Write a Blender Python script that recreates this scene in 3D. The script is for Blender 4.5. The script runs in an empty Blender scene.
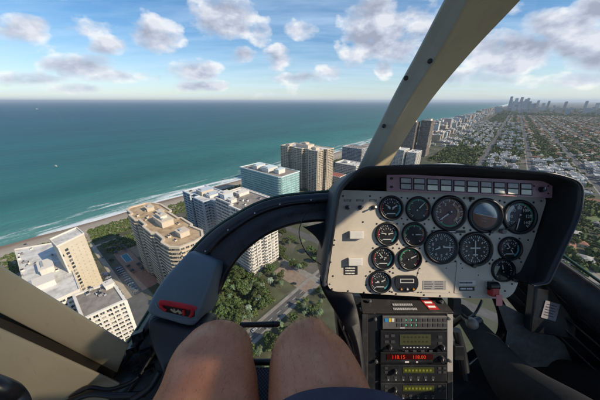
import bpy, bmesh, math, random
from mathutils import Vector, Matrix, noise
random.seed(7)
R = math.radians
H = 150.0; F = 240.0; PIT = math.atan(99/F); AZ = R(40)
SA, CA = math.sin(AZ), math.cos(AZ)
CP, SP = math.cos(PIT), math.sin(PIT)
scene = bpy.context.scene
col = scene.collection

def XY(s, t): return (s*SA+t*CA, s*CA-t*SA)          # coast frame -> world
def ray(u, v):
    a = u-300; b = 200-v
    return Vector((a, F*CP+b*SP, -F*SP+b*CP))
def hitst(u, v, z=0):
    d = ray(u, v); k = (z-H)/d.z; x, y = d.x*k, d.y*k
    return (x*SA+y*CA, x*CA-y*SA)

# ------------------------------------------------------------ tagging
def tag(o, label=None, cat=None, group=None, kind=None):
    if label: o['label'] = label
    if cat: o['category'] = cat
    if group: o['group'] = group
    if kind: o['kind'] = kind
    return o
def empty(name, loc=(0,0,0), rz=0):
    o = bpy.data.objects.new(name, None); col.objects.link(o)
    o.location = loc; o.rotation_euler = (0,0,rz); o.empty_display_size = .1
    return o
def link(name, me, parent=None, loc=None, rot=None):
    o = bpy.data.objects.new(name, me); col.objects.link(o)
    if parent: o.parent = parent
    if loc is not None: o.location = loc
    if rot is not None: o.rotation_euler = rot
    return o
def copy_tree(o, parent=None):
    c = o.copy(); col.objects.link(c); c.parent = parent
    for ch in KIDS.get(o.name, []): copy_tree(ch, c)
    return c
KIDS = {}
def index_kids(root):
    KIDS[root.name] = [o for o in bpy.data.objects if o.parent == root]
    for k in KIDS[root.name]: index_kids(k)

class MB:
    def __init__(s): s.v=[]; s.f=[]; s.m=[]; s.mats=[]; s.sm=[]
    def mi(s, mat):
        if mat not in s.mats: s.mats.append(mat)
        return s.mats.index(mat)
    def add(s, vs, fs, mat, smooth=False, mtx=None):
        b = len(s.v); i = s.mi(mat)
        for p in vs: s.v.append(tuple(mtx @ Vector(p)) if mtx is not None else tuple(p))
        for f in fs: s.f.append([b+k for k in f]); s.m.append(i); s.sm.append(smooth)
    def box(s, x0,x1,y0,y1,z0,z1, mat, mtx=None):
        vs = [(x0,y0,z0),(x1,y0,z0),(x1,y1,z0),(x0,y1,z0),(x0,y0,z1),(x1,y0,z1),(x1,y1,z1),(x0,y1,z1)]
        s.add(vs, [(0,3,2,1),(4,5,6,7),(0,1,5,4),(1,2,6,5),(2,3,7,6),(3,0,4,7)], mat, False, mtx)
    def prism(s, poly, z0, z1, mat, top=None, mtx=None):
        n=len(poly); vs=[(p[0],p[1],z0) for p in poly]+[(p[0],p[1],z1) for p in poly]
        s.add(vs, [(i,(i+1)%n,n+(i+1)%n,n+i) for i in range(n)]+[tuple(range(n-1,-1,-1))], mat, False, mtx)
        s.add(vs, [tuple(range(n,2*n))], top or mat, False, mtx)
    def tube(s, pts, rads, mat, n=10, cap=True, smooth=True, mtx=None, squash=None):
        pts=[Vector(p) for p in pts]
        if not isinstance(rads,(list,tuple)): rads=[rads]*len(pts)
        vs=[]; prev=None
        for i,p in enumerate(pts):
            d=(pts[min(i+1,len(pts)-1)]-pts[max(i-1,0)]).normalized()
            if prev is None:
                a=d.orthogonal().normalized()
            else:
                a=(prev-d*prev.dot(d)).normalized()
            prev=a; b=d.cross(a)
            for k in range(n):
                th=2*math.pi*k/n
                vs.append(p+(a*math.cos(th)+b*math.sin(th))*rads[i])
        fs=[(i*n+k,i*n+(k+1)%n,(i+1)*n+(k+1)%n,(i+1)*n+k) for i in range(len(pts)-1) for k in range(n)]
        s.add(vs,fs,mat,smooth,mtx)
        if cap:
            s.add(vs[:n],[tuple(range(n-1,-1,-1))],mat,False,mtx); s.add(vs[-n:],[tuple(range(n))],mat,False,mtx)
    def mesh(s, name):
        me=bpy.data.meshes.new(name); me.from_pydata(s.v,[],s.f)
        for m in s.mats: me.materials.append(m)
        me.polygons.foreach_set('material_index', s.m)
        me.polygons.foreach_set('use_smooth', s.sm)
        me.update(); return me
    def build(s, name, parent=None, loc=None, rot=None, bevel=0, seg=2, auto=False):
        o=link(name, s.mesh(name), parent, loc, rot)
        if bevel:
            b=o.modifiers.new('Bevel','BEVEL'); b.width=bevel; b.segments=seg; b.limit_method='ANGLE'; b.angle_limit=R(35)
            b.harden_normals=False
        return o

# ------------------------------------------------------------ materials
class NT:
    def __init__(s, name, world=False):
        s.mat=bpy.data.materials.new(name); s.mat.use_nodes=True; s.t=s.mat.node_tree
        s.b=s.t.nodes['Principled BSDF']; s.out=s.t.nodes['Material Output']
    def n(s, typ, **k):
        nd=s.t.nodes.new(typ)
        for a,b in k.items():
            if a.startswith('i_'):
                key=a[2:].replace('_',' ')
                nd.inputs[int(key) if key.isdigit() else key].default_value=b
            else: setattr(nd,a,b)
        return nd
    def l(s,a,b): s.t.links.new(a,b)
    def ramp(s, fac, stops):
        r=s.t.nodes.new('ShaderNodeValToRGB'); e=r.color_ramp.elements
        while len(e)<len(stops): e.new(.5)
        for i,(p,c) in enumerate(stops):
            e[i].position=p; e[i].color=(*c,1) if len(c)==3 else c
        s.l(fac,r.inputs[0]); return r.outputs[0]
    def noise(s, vec, scale, detail=4, rough=.55, out='Fac'):
        n=s.n('ShaderNodeTexNoise'); n.inputs['Scale'].default_value=scale; n.inputs['Detail'].default_value=detail; n.inputs['Roughness'].default_value=rough
        if vec is not None: s.l(vec,n.inputs['Vector'])
        return n.outputs[out]
    def math(s, op, a, b=None, c=None, clamp=False):
        m=s.n('ShaderNodeMath', operation=op); m.use_clamp=clamp
        for i,x in enumerate((a,b,c)):
            if x is None: continue
            if isinstance(x,(int,float)): m.inputs[i].default_value=x
            else: s.l(x,m.inputs[i])
        return m.outputs[0]
    def mix(s, fac, a, b, typ='MIX'):
        m=s.n('ShaderNodeMix', data_type='RGBA', blend_type=typ)
        for i,x in ((0,fac),(6,a),(7,b)):
            if isinstance(x,(int,float)): m.inputs[i].default_value=x
            elif isinstance(x,tuple): m.inputs[i].default_value=(*x,1) if len(x)==3 else x
            else: s.l(x,m.inputs[i])
        return m.outputs[2]
    def bump(s, h, strength=.3, dist=.05):
        b=s.n('ShaderNodeBump'); b.inputs['Strength'].default_value=strength; b.inputs['Distance'].default_value=dist
        s.l(h,b.inputs['Height']); s.l(b.outputs[0], s.b.inputs['Normal'])
    def obj(s): return s.n('ShaderNodeTexCoord').outputs['Object']
    def geo(s): return s.n('ShaderNodeNewGeometry').outputs['Position']
MC={}
def mat(name, c, rough=.7, metal=0, var=.15, scale=1.0, bump=0, bscale=None, spec=.5, emit=None, coat=0, bdist=.05, rnd=0):
    if name in MC: return MC[name]
    t=NT(name); o=t.obj()
    lo=tuple(max(0,x*(1-var)) for x in c); hi=tuple(min(1,x*(1+var)) for x in c)
    cc=t.ramp(t.noise(o,scale,5,.6),[(.3,lo),(.7,hi)])
    if rnd:
        oi=t.n('ShaderNodeObjectInfo'); v=t.math('MULTIPLY_ADD',oi.outputs['Random'],2*rnd,1-rnd)
        hs=t.n('ShaderNodeHueSaturation'); t.l(v,hs.inputs['Value']); t.l(cc,hs.inputs['Color'])
        hu=t.math('MULTIPLY_ADD',oi.outputs['Random'],.04,.48); t.l(hu,hs.inputs['Hue']); cc=hs.outputs[0]
    t.l(cc,t.b.inputs['Base Color'])
    rr=t.math('MULTIPLY_ADD',t.noise(o,scale*3,3),.25,rough-.12,clamp=True); t.l(rr,t.b.inputs['Roughness'])
    t.b.inputs['Metallic'].default_value=metal; t.b.inputs['Specular IOR Level'].default_value=spec
    if coat: t.b.inputs['Coat Weight'].default_value=coat; t.b.inputs['Coat Roughness'].default_value=.15
    if bump: t.bump(t.noise(o,bscale or scale*8,4),bump,bdist)
    if emit:
        t.b.inputs['Emission Color'].default_value=(*emit[0],1); t.b.inputs['Emission Strength'].default_value=emit[1]
    MC[name]=t.mat; return t.mat

def stain(name, c, dirt, rough=.75, scale=.15, amt=.5, spec=.3):
    """painted concrete with streaks and stains"""
    if name in MC: return MC[name]
    t=NT(name); o=t.obj()
    mp=t.n('ShaderNodeMapping'); mp.inputs['Scale'].default_value=(1,1,.22); t.l(o,mp.inputs[0])
    n1=t.noise(mp.outputs[0],scale*6,5,.65); n2=t.noise(o,scale,4,.6)
    f=t.math('MULTIPLY',t.ramp(n1,[(.42,(0,0,0)),(.72,(1,1,1))]),t.ramp(n2,[(.3,(.2,.2,.2)),(.7,(1,1,1))]))
    f=t.math('MULTIPLY',f,amt)
    t.l(t.mix(f,c,dirt),t.b.inputs['Base Color']); t.b.inputs['Roughness'].default_value=rough; t.b.inputs['Specular IOR Level'].default_value=spec
    t.bump(n1,.15,.05)
    MC[name]=t.mat; return t.mat

def facade(name, wall, glass, fh=3.2, bw=3.6, gh=.55, gw=.62):
    """far buildings: a grid of window openings from object coordinates"""
    if name in MC: return MC[name]
    t=NT(name); o=t.obj(); sp=t.n('ShaderNodeSeparateXYZ'); t.l(o,sp.inputs[0])
    g=t.n('ShaderNodeNewGeometry'); sn=t.n('ShaderNodeSeparateXYZ'); t.l(g.outputs['Normal'],sn.inputs[0])
    fz=t.math('FRACT',t.math('DIVIDE',sp.outputs[2],fh)); fx=t.math('FRACT',t.math('DIVIDE',t.math('ADD',sp.outputs[0],sp.outputs[1]),bw))
    a=t.math('LESS_THAN',fz,gh); b=t.math('LESS_THAN',fx,gw)
    m=t.math('MULTIPLY',a,b); m=t.math('MULTIPLY',m,t.math('LESS_THAN',sn.outputs[2],.5))
    nz=t.n('ShaderNodeTexWhiteNoise'); nz.noise_dimensions='3D'
    cell=t.n('ShaderNodeCombineXYZ')
    t.l(t.math('FLOOR',t.math('DIVIDE',sp.outputs[2],fh)),cell.inputs[0]); t.l(t.math('FLOOR',t.math('DIVIDE',t.math('ADD',sp.outputs[0],sp.outputs[1]),bw)),cell.inputs[1]); t.l(cell.outputs[0],nz.inputs[0])
    gl=t.mix(nz.outputs[0],glass,tuple(min(1,x*2.6+.03) for x in glass))
    wl=t.ramp(t.noise(o,.25,5),[(.3,tuple(x*.82 for x in wall)),(.7,wall)])
    t.l(t.mix(m,wl,gl),t.b.inputs['Base Color'])
    t.l(t.math('MULTIPLY_ADD',m,-.5,.8),t.b.inputs['Roughness'])
    MC[name]=t.mat; return t.mat

# ------------------------------------------------------------ camera, world, sun
cam_d=bpy.data.cameras.new('camera'); cam_d.sensor_width=36; cam_d.lens=F/600*36; cam_d.clip_start=.03; cam_d.clip_end=200000
cam=bpy.data.objects.new('camera',cam_d); col.objects.link(cam); cam.location=(0,0,H); cam.rotation_euler=(R(90)-PIT,0,0); scene.camera=cam
SUN_AZ=R(114); SUN_EL=R(33)        # azimuth clockwise from the heading (+Y)
sd=Vector((math.sin(SUN_AZ)*math.cos(SUN_EL), math.cos(SUN_AZ)*math.cos(SUN_EL), math.sin(SUN_EL)))
sl=bpy.data.lights.new('sun','SUN'); sl.energy=3.3; sl.angle=R(.55); sl.color=(1,.84,.64)
so=bpy.data.objects.new('sun',sl); col.objects.link(so); so.rotation_euler=sd.to_track_quat('Z','Y').to_euler(); so.location=(0,0,H+50)

w=bpy.data.worlds.new('World'); scene.world=w; w.use_nodes=True
wt=w.node_tree; wn=wt.nodes; wl_=wt.links
bg=wn['Background']; bg.inputs[1].default_value=.125
class WT(NT):
    def __init__(s): s.t=wt
W=WT()
sky=W.n('ShaderNodeTexSky', sky_type='NISHITA'); sky.sun_disc=False; sky.sun_elevation=SUN_EL; sky.sun_rotation=SUN_AZ; sky.altitude=150
sky.air_density=1.0; sky.dust_density=.35; sky.ozone_density=3.2
tc=W.n('ShaderNodeTexCoord'); dirv=tc.outputs['Generated']
sx=W.n('ShaderNodeSeparateXYZ'); W.l(dirv,sx.inputs[0])
zz=W.math('MAXIMUM',W.math('ADD',sx.outputs[2],.10),.02)
px=W.math('DIVIDE',sx.outputs[0],zz); py=W.math('DIVIDE',sx.outputs[1],zz)
cv=W.n('ShaderNodeCombineXYZ'); W.l(px,cv.inputs[0]); W.l(py,cv.inputs[1])
def cloudfield(off):
    mp=W.n('ShaderNodeMapping'); mp.inputs['Location'].default_value=off; W.l(cv.outputs[0],mp.inputs[0])
    mp2=W.n('ShaderNodeMapping'); mp2.inputs['Location'].default_value=(off[0]*.03,off[1]*.03,0); mp2.inputs['Scale'].default_value=(1,1,1.7); W.l(dirv,mp2.inputs[0])
    return W.noise(mp2.outputs[0],10,9,.55)
# cloud banks: (u, v, radius u, radius v, weight)
banks=[(20,28,42,20,1.0),(88,28,38,16,.8),(85,66,40,15,1.1),(160,38,34,24,1.0),(222,18,40,30,1.35),(261,32,14,20,.8),(192,70,34,14,1.0),(278,58,20,16,1.05),(68,88,40,7,.8),(210,86,50,7,.8),
 (25,80,60,10,.75),(130,76,60,9,.95),(110,45,26,14,.95),(300,30,20,14,.95),(240,55,20,10,.95),(400,50,30,26,.9),(372,26,40,38,1.6),(350,52,20,20,.8),(330,72,16,10,.9),(384,68,12,12,1.0),(300,78,40,8,.9),
 (505,54,64,26,1.5),(560,24,54,20,1.35),(590,48,60,28,1.5),(470,76,70,13,.8),(560,80,80,12,.85),(592,8,30,16,1.3),(430,20,60,30,.9),(500,10,50,14,.6)]
acc=None
for (u,v,ru,rv,wgt) in banks:
    c=ray(u,v).normalized(); e=ray(u+ru,v).normalized(); f=ray(u,v-rv).normalized()
    ax=(e-c); ay=(f-c); g11,g12,g22=ax.dot(ax),ax.dot(ay),ay.dot(ay); gd=g11*g22-g12*g12; D1=(g22*ax-g12*ay)/gd; D2=(g11*ay-g12*ax)/gd
    vs=W.n('ShaderNodeVectorMath',operation='SUBTRACT'); W.l(dirv,vs.inputs[0]); vs.inputs[1].default_value=c
    d1=W.n('ShaderNodeVectorMath',operation='DOT_PRODUCT'); W.l(vs.outputs[0],d1.inputs[0]); d1.inputs[1].default_value=D1
    d2=W.n('ShaderNodeVectorMath',operation='DOT_PRODUCT'); W.l(vs.outputs[0],d2.inputs[0]); d2.inputs[1].default_value=D2
    r2=W.math('ADD',W.math('POWER',W.math('ABSOLUTE',d1.outputs['Value']),2),W.math('POWER',W.math('ABSOLUTE',d2.outputs['Value']),2))
    g=W.math('MULTIPLY',W.math('SUBTRACT',1.25,r2,clamp=False),wgt); g=W.math('MAXIMUM',g,0)
    acc=g if acc is None else W.math('MAXIMUM',acc,g)
acc=W.math('MINIMUM',acc,1.5)
cf=cloudfield((0,0,0))
# same field a little nearer the sun: difference gives lit and shaded sides
mpS=W.n('ShaderNodeMapping'); mpS.inputs['Location'].default_value=(-.030,.004,.035*1.7*-1); mpS.inputs['Scale'].default_value=(1,1,1.7); W.l(dirv,mpS.inputs[0])
mpA=W.n('ShaderNodeMapping'); mpA.inputs['Location'].default_value=(.030,0,.05); mpA.inputs['Scale'].default_value=(1,1,1.7); W.l(dirv,mpA.inputs[0])
cfs=W.noise(mpA.outputs[0],10,9,.55)
dens=W.math('ADD',W.math('MULTIPLY',acc,.36),W.math('MULTIPLY_ADD',cf,1.25,-.125))       # 0.3..1
rest=W.noise(dirv,3.0,6,.6)
mask=W.ramp(dens,[(.66,(0,0,0)),(.77,(.45,.45,.45)),(.95,(1,1,1))])
diff=W.math('MULTIPLY_ADD',W.math('SUBTRACT',cf,cfs),3.2,.5,clamp=True)
thick=W.ramp(dens,[(.74,(1,1,1)),(1.0,(.05,.05,.05))])
lit=W.math('ADD',W.math('MULTIPLY',diff,.75),W.math('MULTIPLY',thick,.40),clamp=True)
ccol=W.ramp(lit,[(.15,(1.9,2.1,2.7)),(.5,(2.9,3.15,3.8)),(.80,(4.1,4.2,4.6)),(1,(5.6,5.4,5.2))])
# thin high veil
mpV=W.n('ShaderNodeMapping'); mpV.inputs['Scale'].default_value=(.35,1.1,1); mpV.inputs['Rotation'].default_value=(0,0,R(25)); W.l(cv.outputs[0],mpV.inputs[0])
veil=W.ramp(W.noise(mpV.outputs[0],1.3,7,.6),[(.42,(0,0,0)),(.76,(.55,.55,.55))])
hsv=W.n('ShaderNodeHueSaturation'); hsv.inputs['Saturation'].default_value=1.22; hsv.inputs['Value'].default_value=.66; W.l(sky.outputs[0],hsv.inputs['Color'])
base=W.mix(veil,hsv.outputs[0],(3.7,4.6,5.7))
hz=W.ramp(sx.outputs[2],[(0.0,(.42,.42,.42)),(.20,(0,0,0))])
base=W.mix(hz,base,(3.9,4.5,5.2))
fin=W.mix(mask,base,ccol)
W.l(fin,bg.inputs[0])
vs_=scene.view_settings; vs_.view_transform='Standard'; vs_.look='None'; vs_.exposure=.74; vs_.gamma=1
scene.render.engine='CYCLES'
scene.cycles.max_bounces=6; scene.cycles.diffuse_bounces=3; scene.cycles.glossy_bounces=3; scene.cycles.transmission_bounces=6; scene.cycles.volume_bounces=0; scene.cycles.transparent_max_bounces=12
scene.cycles.caustics_reflective=False; scene.cycles.caustics_refractive=False

# ------------------------------------------------------------ terrain
def sheet(name, pts, z, m, kind='structure'):      # pts in (s,t)
    mb=MB(); vs=[(*XY(s,t),z) for s,t in pts]
    a=sum(vs[i][0]*vs[(i+1)%len(vs)][1]-vs[(i+1)%len(vs)][0]*vs[i][1] for i in range(len(vs)))
    if a<0: vs=vs[::-1]
    mb.add(vs,[tuple(range(len(vs)))],m); o=mb.build(name); o['kind']=kind; return o
def coast_coord(t):
    """vector (t, s, z) in the coast frame"""
    mp=t.n('ShaderNodeMapping'); mp.inputs['Rotation'].default_value=(0,0,AZ)
    t.l(t.geo(),mp.inputs[0]); return mp.outputs[0]
# water
t=NT('sea_water'); cc=coast_coord(t); sp=t.n('ShaderNodeSeparateXYZ'); t.l(cc,sp.inputs[0]); T=sp.outputs[0]
wob=t.noise(cc,.012,4); Tw=t.math('ADD',T,t.math('MULTIPLY_ADD',wob,60,-30))
depth=t.math('SUBTRACT',-400,Tw)                     # metres off the shore
d01=t.math('DIVIDE',depth,3200,clamp=True)
colr=t.ramp(d01,[(0,(.10,.24,.22)),(.012,(.075,.225,.205)),(.05,(.030,.165,.155)),(.14,(.020,.130,.138)),(.40,(.012,.105,.130)),(1,(.009,.088,.135))])
mpw=t.n('ShaderNodeMapping'); mpw.inputs['Scale'].default_value=(1,.25,1); t.l(cc,mpw.inputs[0])
big=t.noise(mpw.outputs[0],.004,5,.6)
colr=t.mix(t.math('MULTIPLY',t.ramp(big,[(.4,(0,0,0)),(.65,(1,1,1))]),.5),colr,(.014,.055,.075))
# rows of surf parallel to the shore
mps=t.n('ShaderNodeMapping'); mps.inputs['Scale'].default_value=(1,.16,1); t.l(cc,mps.inputs[0])
sn1=t.noise(mps.outputs[0],.060,7,.66); sn2=t.noise(cc,.35,5,.7)
near=t.ramp(t.math('DIVIDE',depth,110,clamp=True),[(0,(.62,.62,.62)),(.10,(.36,.36,.36)),(.45,(.30,.30,.30)),(.75,(.16,.16,.16)),(1,(0,0,0))])
fo=t.math('ADD',t.math('ADD',sn1,near),t.math('MULTIPLY_ADD',sn2,.22,-.11))
foam=t.ramp(fo,[(.81,(0,0,0)),(.97,(.85,.85,.85))])
wc=t.ramp(t.noise(mps.outputs[0],.11,8,.75),[(.735,(0,0,0)),(.77,(.7,.7,.7))])     # whitecaps
foam=t.math('MAXIMUM',foam,t.math('MULTIPLY',wc,t.math('LESS_THAN',d01,.6)))
t.l(t.mix(foam,colr,(.72,.76,.78)),t.b.inputs['Base Color'])
t.l(t.math('MULTIPLY_ADD',foam,.4,.42),t.b.inputs['Roughness']); t.b.inputs['IOR'].default_value=1.33; t.b.inputs['Specular IOR Level'].default_value=.07
mpb=t.n('ShaderNodeMapping'); mpb.inputs['Scale'].default_value=(1,.45,1); t.l(cc,mpb.inputs[0])
wv=t.math('ADD',t.noise(mpb.outputs[0],.06,6,.62),t.math('MULTIPLY',t.noise(mpb.outputs[0],.015,4,.6),1.5))
t.bump(wv,.8,3.2)
sea=sheet('sea',[(-40000,90),(90000,90),(90000,-90000),(-40000,-90000)],-1.2,t.mat)
# land
t=NT('land'); cc=coast_coord(t); sp=t.n('ShaderNodeSeparateXYZ'); t.l(cc,sp.inputs[0])
vor=t.n('ShaderNodeTexVoronoi'); vor.inputs['Scale'].default_value=.055; t.l(cc,vor.inputs['Vector'])
hs=t.ramp(vor.outputs['Color'],[(0,(.055,.065,.038)),(.45,(.07,.08,.045)),(.55,(.13,.12,.10)),(.7,(.16,.15,.13)),(.85,(.22,.20,.18)),(1,(.06,.07,.04))])
n1=t.noise(cc,.02,6,.65)
g=t.mix(t.ramp(n1,[(.4,(0,0,0)),(.6,(1,1,1))]),hs,(.052,.066,.034))
g=t.mix(t.math('MULTIPLY',t.noise(cc,.5,4,.7),.6),g,(.10,.095,.075))
t.l(g,t.b.inputs['Base Color']); t.b.inputs['Roughness'].default_value=.95; t.b.inputs['Specular IOR Level'].default_value=.15
t.bump(t.noise(cc,.4,5,.7),.6,.5)
random.seed(3)
shore=[]
s=-3000
while s<60000:
    step=12 if s<1500 else (60 if s<6000 else 2000)
    shore.append((s,-402+5*noise.noise(Vector((s*.012,0,0)))+3*noise.noise(Vector((s*.05,3,0)))+(0 if s<5000 else (s-5000)*.02)))
    s+=step
land_pts=[(p[0],p[1]+42) for p in shore]
land=sheet('ground',[(-3000,60000),(60000,60000)]+land_pts[::-1],0.0,t.mat)
# beach: slopes from the water's edge up to the dunes
t=NT('beach_sand'); cc=coast_coord(t); sp=t.n('ShaderNodeSeparateXYZ'); t.l(cc,sp.inputs[0])
tw=t.math('ADD',sp.outputs[0],t.math('MULTIPLY_ADD',t.noise(cc,.06,4),8,-4))
f=t.math('DIVIDE',t.math('ADD',tw,412),60,clamp=True)
sc=t.ramp(f,[(0,(.20,.15,.105)),(.22,(.22,.16,.115)),(.36,(.33,.28,.225)),(.7,(.38,.335,.28)),(1,(.28,.25,.19))])
sc=t.mix(t.math('MULTIPLY',t.ramp(t.noise(cc,.25,5,.7),[(.5,(0,0,0)),(.75,(1,1,1))]),.4),sc,(.22,.19,.15))
t.l(sc,t.b.inputs['Base Color']); t.b.inputs['Roughness'].default_value=.9; t.b.inputs['Specular IOR Level'].default_value=.2
t.bump(t.noise(cc,1.2,4),.4,.2)
mb=MB(); vs=[]
for (s_,t_) in shore:
    vs+= [(*XY(s_,t_-10),-1.6),(*XY(s_,t_+4),-.95),(*XY(s_,t_+22),.15),(*XY(s_,t_+60),.25)]
n=len(shore); mb.add(vs,[(4*i+k,4*i+k+1,4*i+k+5,4*i+k+4) for i in range(n-1) for k in range(3)],t.mat)
mb.f=[f[::-1] for f in mb.f] 
bo=mb.build('beach'); bo['kind']='structure'
asph=mat('asphalt',(.085,.083,.08),.85,var=.25,scale=.15,bump=.1,bscale=3)
pave=mat('pavement',(.22,.205,.18),.85,var=.2,scale=.2)
paint=mat('road_paint',(.55,.55,.52),.7,var=.2,scale=.6)
def strip(name,s0,s1,t0,t1,z,m): return sheet(name,[(s0,t0),(s1,t0),(s1,t1),(s0,t1)],z,m)
def road(name,s0,s1,tc,w,along=True,pav=True):
    h=w/2
    def rr(a,b,c,d): return (a,b,c,d) if along else (c,d,a,b)
    if pav:
        for q in (-1,1):
            a,b,c,d=rr(s0,s1,tc+q*(h+1.4)-1.4,tc+q*(h+1.4)+1.4)
            mb=MB(); p=[(a,c),(b,c),(b,d),(a,d)]; P=[XY(*x) for x in p]; 
            if along is not None: P=P[::-1]
            mb.prism(P,.0,.16,pave); o=mb.build('pavement'); o['kind']='structure'
    a,b,c,d=rr(s0,s1,tc-h,tc+h); strip(name,a,b,c,d,.02,asph)
road('road',-300,700,-101,7); 
road('road',-300,7000,-34,18); road('road',-300,9000,64,11); road('road',-300,9000,158,14); road('road',300,9000,262,10)
road('road',900,9000,370,11); road('road',1200,9000,480,10); road('road',1500,9000,600,12)
for sc_ in (196,300,560,1010,1290,1560,1830,2150,2500,2900,3400): 
    strip('road',sc_-5,sc_+5,(-300 if sc_<900 else -220),900,.012,asph)
# lane marks
mb=MB()
for tc_ in (-101,-34,64,158):
    for k in range(0,150):
        s0=-60+k*9
        P=[XY(s0,tc_-.12),XY(s0+4,tc_-.12),XY(s0+4,tc_+.12),XY(s0,tc_+.12)][::-1]
        mb.add([(p[0],p[1],.028) for p in P],[(0,1,2,3)],paint)
for k in range(7):   # zebra crossing near the junction
    t0=-106.5+k*1.8; P=[XY(128,t0),XY(131.5,t0),XY(131.5,t0+.8),XY(128,t0+.8)][::-1]
    mb.add([(p[0],p[1],.028) for p in P],[(0,1,2,3)],paint)
lm=mb.build('lane_marking'); lm['kind']='structure'
# ============================================================ buildings
t=NT('dark_glass'); oi_=t.n('ShaderNodeObjectInfo'); nz_=t.n('ShaderNodeTexWhiteNoise'); vv=t.n('ShaderNodeVectorMath',operation='SNAP'); vv.inputs[1].default_value=(3.1,3.1,3.0); t.l(t.geo(),vv.inputs[0]); t.l(vv.outputs[0],nz_.inputs[0])
t.l(t.ramp(nz_.outputs[0],[(0,(.02,.026,.032)),(.45,(.045,.055,.065)),(.62,(.10,.11,.12)),(.80,(.22,.21,.19)),(1,(.40,.38,.34))]),t.b.inputs['Base Color']); t.b.inputs['Roughness'].default_value=.2; glass_d=t.mat; MC['dark_glass']=t.mat
glass_t=mat('teal_glass',(.16,.34,.35),.22,var=.45,scale=.10,spec=.8)
cream=stain('cream_render',(.58,.50,.39),(.36,.29,.21)); white=stain('white_render',(.68,.64,.57),(.42,.41,.39))
tan=stain('tan_render',(.52,.43,.32),(.30,.23,.16),scale=.2); bluew=stain('blue_white_render',(.50,.55,.60),(.28,.33,.38))
grayw=stain('grey_render',(.24,.23,.23),(.14,.14,.14)); brownw=stain('brown_render',(.30,.23,.17),(.18,.13,.10))
def roofmat(name,c,d,sc=.12):
    if name in MC: return MC[name]
    t=NT(name); o=t.obj(); n1=t.noise(o,sc,6,.7); vor=t.n('ShaderNodeTexVoronoi'); vor.inputs['Scale'].default_value=.16; vor.distance='CHEBYCHEV'; t.l(o,vor.inputs['Vector'])
    f=t.math('ADD',t.ramp(n1,[(.45,(0,0,0)),(.62,(.75,.75,.75))]),t.math('MULTIPLY',t.ramp(vor.outputs['Color'],[(.6,(0,0,0)),(.8,(1,1,1))]),.3),clamp=True)
    t.l(t.mix(f,c,d),t.b.inputs['Base Color']); t.b.inputs['Roughness'].default_value=.9; MC[name]=t.mat; return t.mat
roof_w=roofmat('white_roof',(.62,.61,.58),(.36,.34,.31)); roof_t=roofmat('tan_roof',(.46,.34,.21),(.25,.17,.10)); roof_g=roofmat('grey_roof',(.27,.24,.21),(.15,.13,.115)); 
roof_p=roofmat('pale_grey_roof',(.36,.335,.295),(.22,.20,.18))
metal_g=mat('galvanised',(.42,.43,.44),.5,metal=.3,var=.2,scale=1)
awn=mat('awning_dark',(.03,.035,.045),.7)
def offset(poly,d):
    n=len(poly); out=[]
    for i in range(n):
        p0,p1,p2=Vector(poly[i-1]),Vector(poly[i]),Vector(poly[(i+1)%n])
        e1=(p1-p0).normalized(); e2=(p2-p1).normalized()
        n1=Vector((e1.y,-e1.x)); n2=Vector((e2.y,-e2.x)); b=(n1+n2); b=b/max(.25,b.length_squared)*2
        out.append(tuple(p1+b*d*1.0))
    return out
WIN={}
def winmesh(w,h,fm,gm):
    k=(round(w,1),round(h,1),fm.name,gm.name)
    if k not in WIN:
        mb=MB(); mb.box(-w/2,w/2,-.06,.02,0,h,gm)
        for a,b in ((-w/2,-w/2+.12),(-.06,.06),(w/2-.12,w/2)): mb.box(a,b,-.13,-.062,0,h,fm)
        mb.box(-w/2,w/2,-.135,-.064,h-.14,h,fm); mb.box(-w/2,w/2,-.136,-.065,0,.12,fm)
        WIN[k]=mb.mesh('window')
    return WIN[k]
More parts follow.
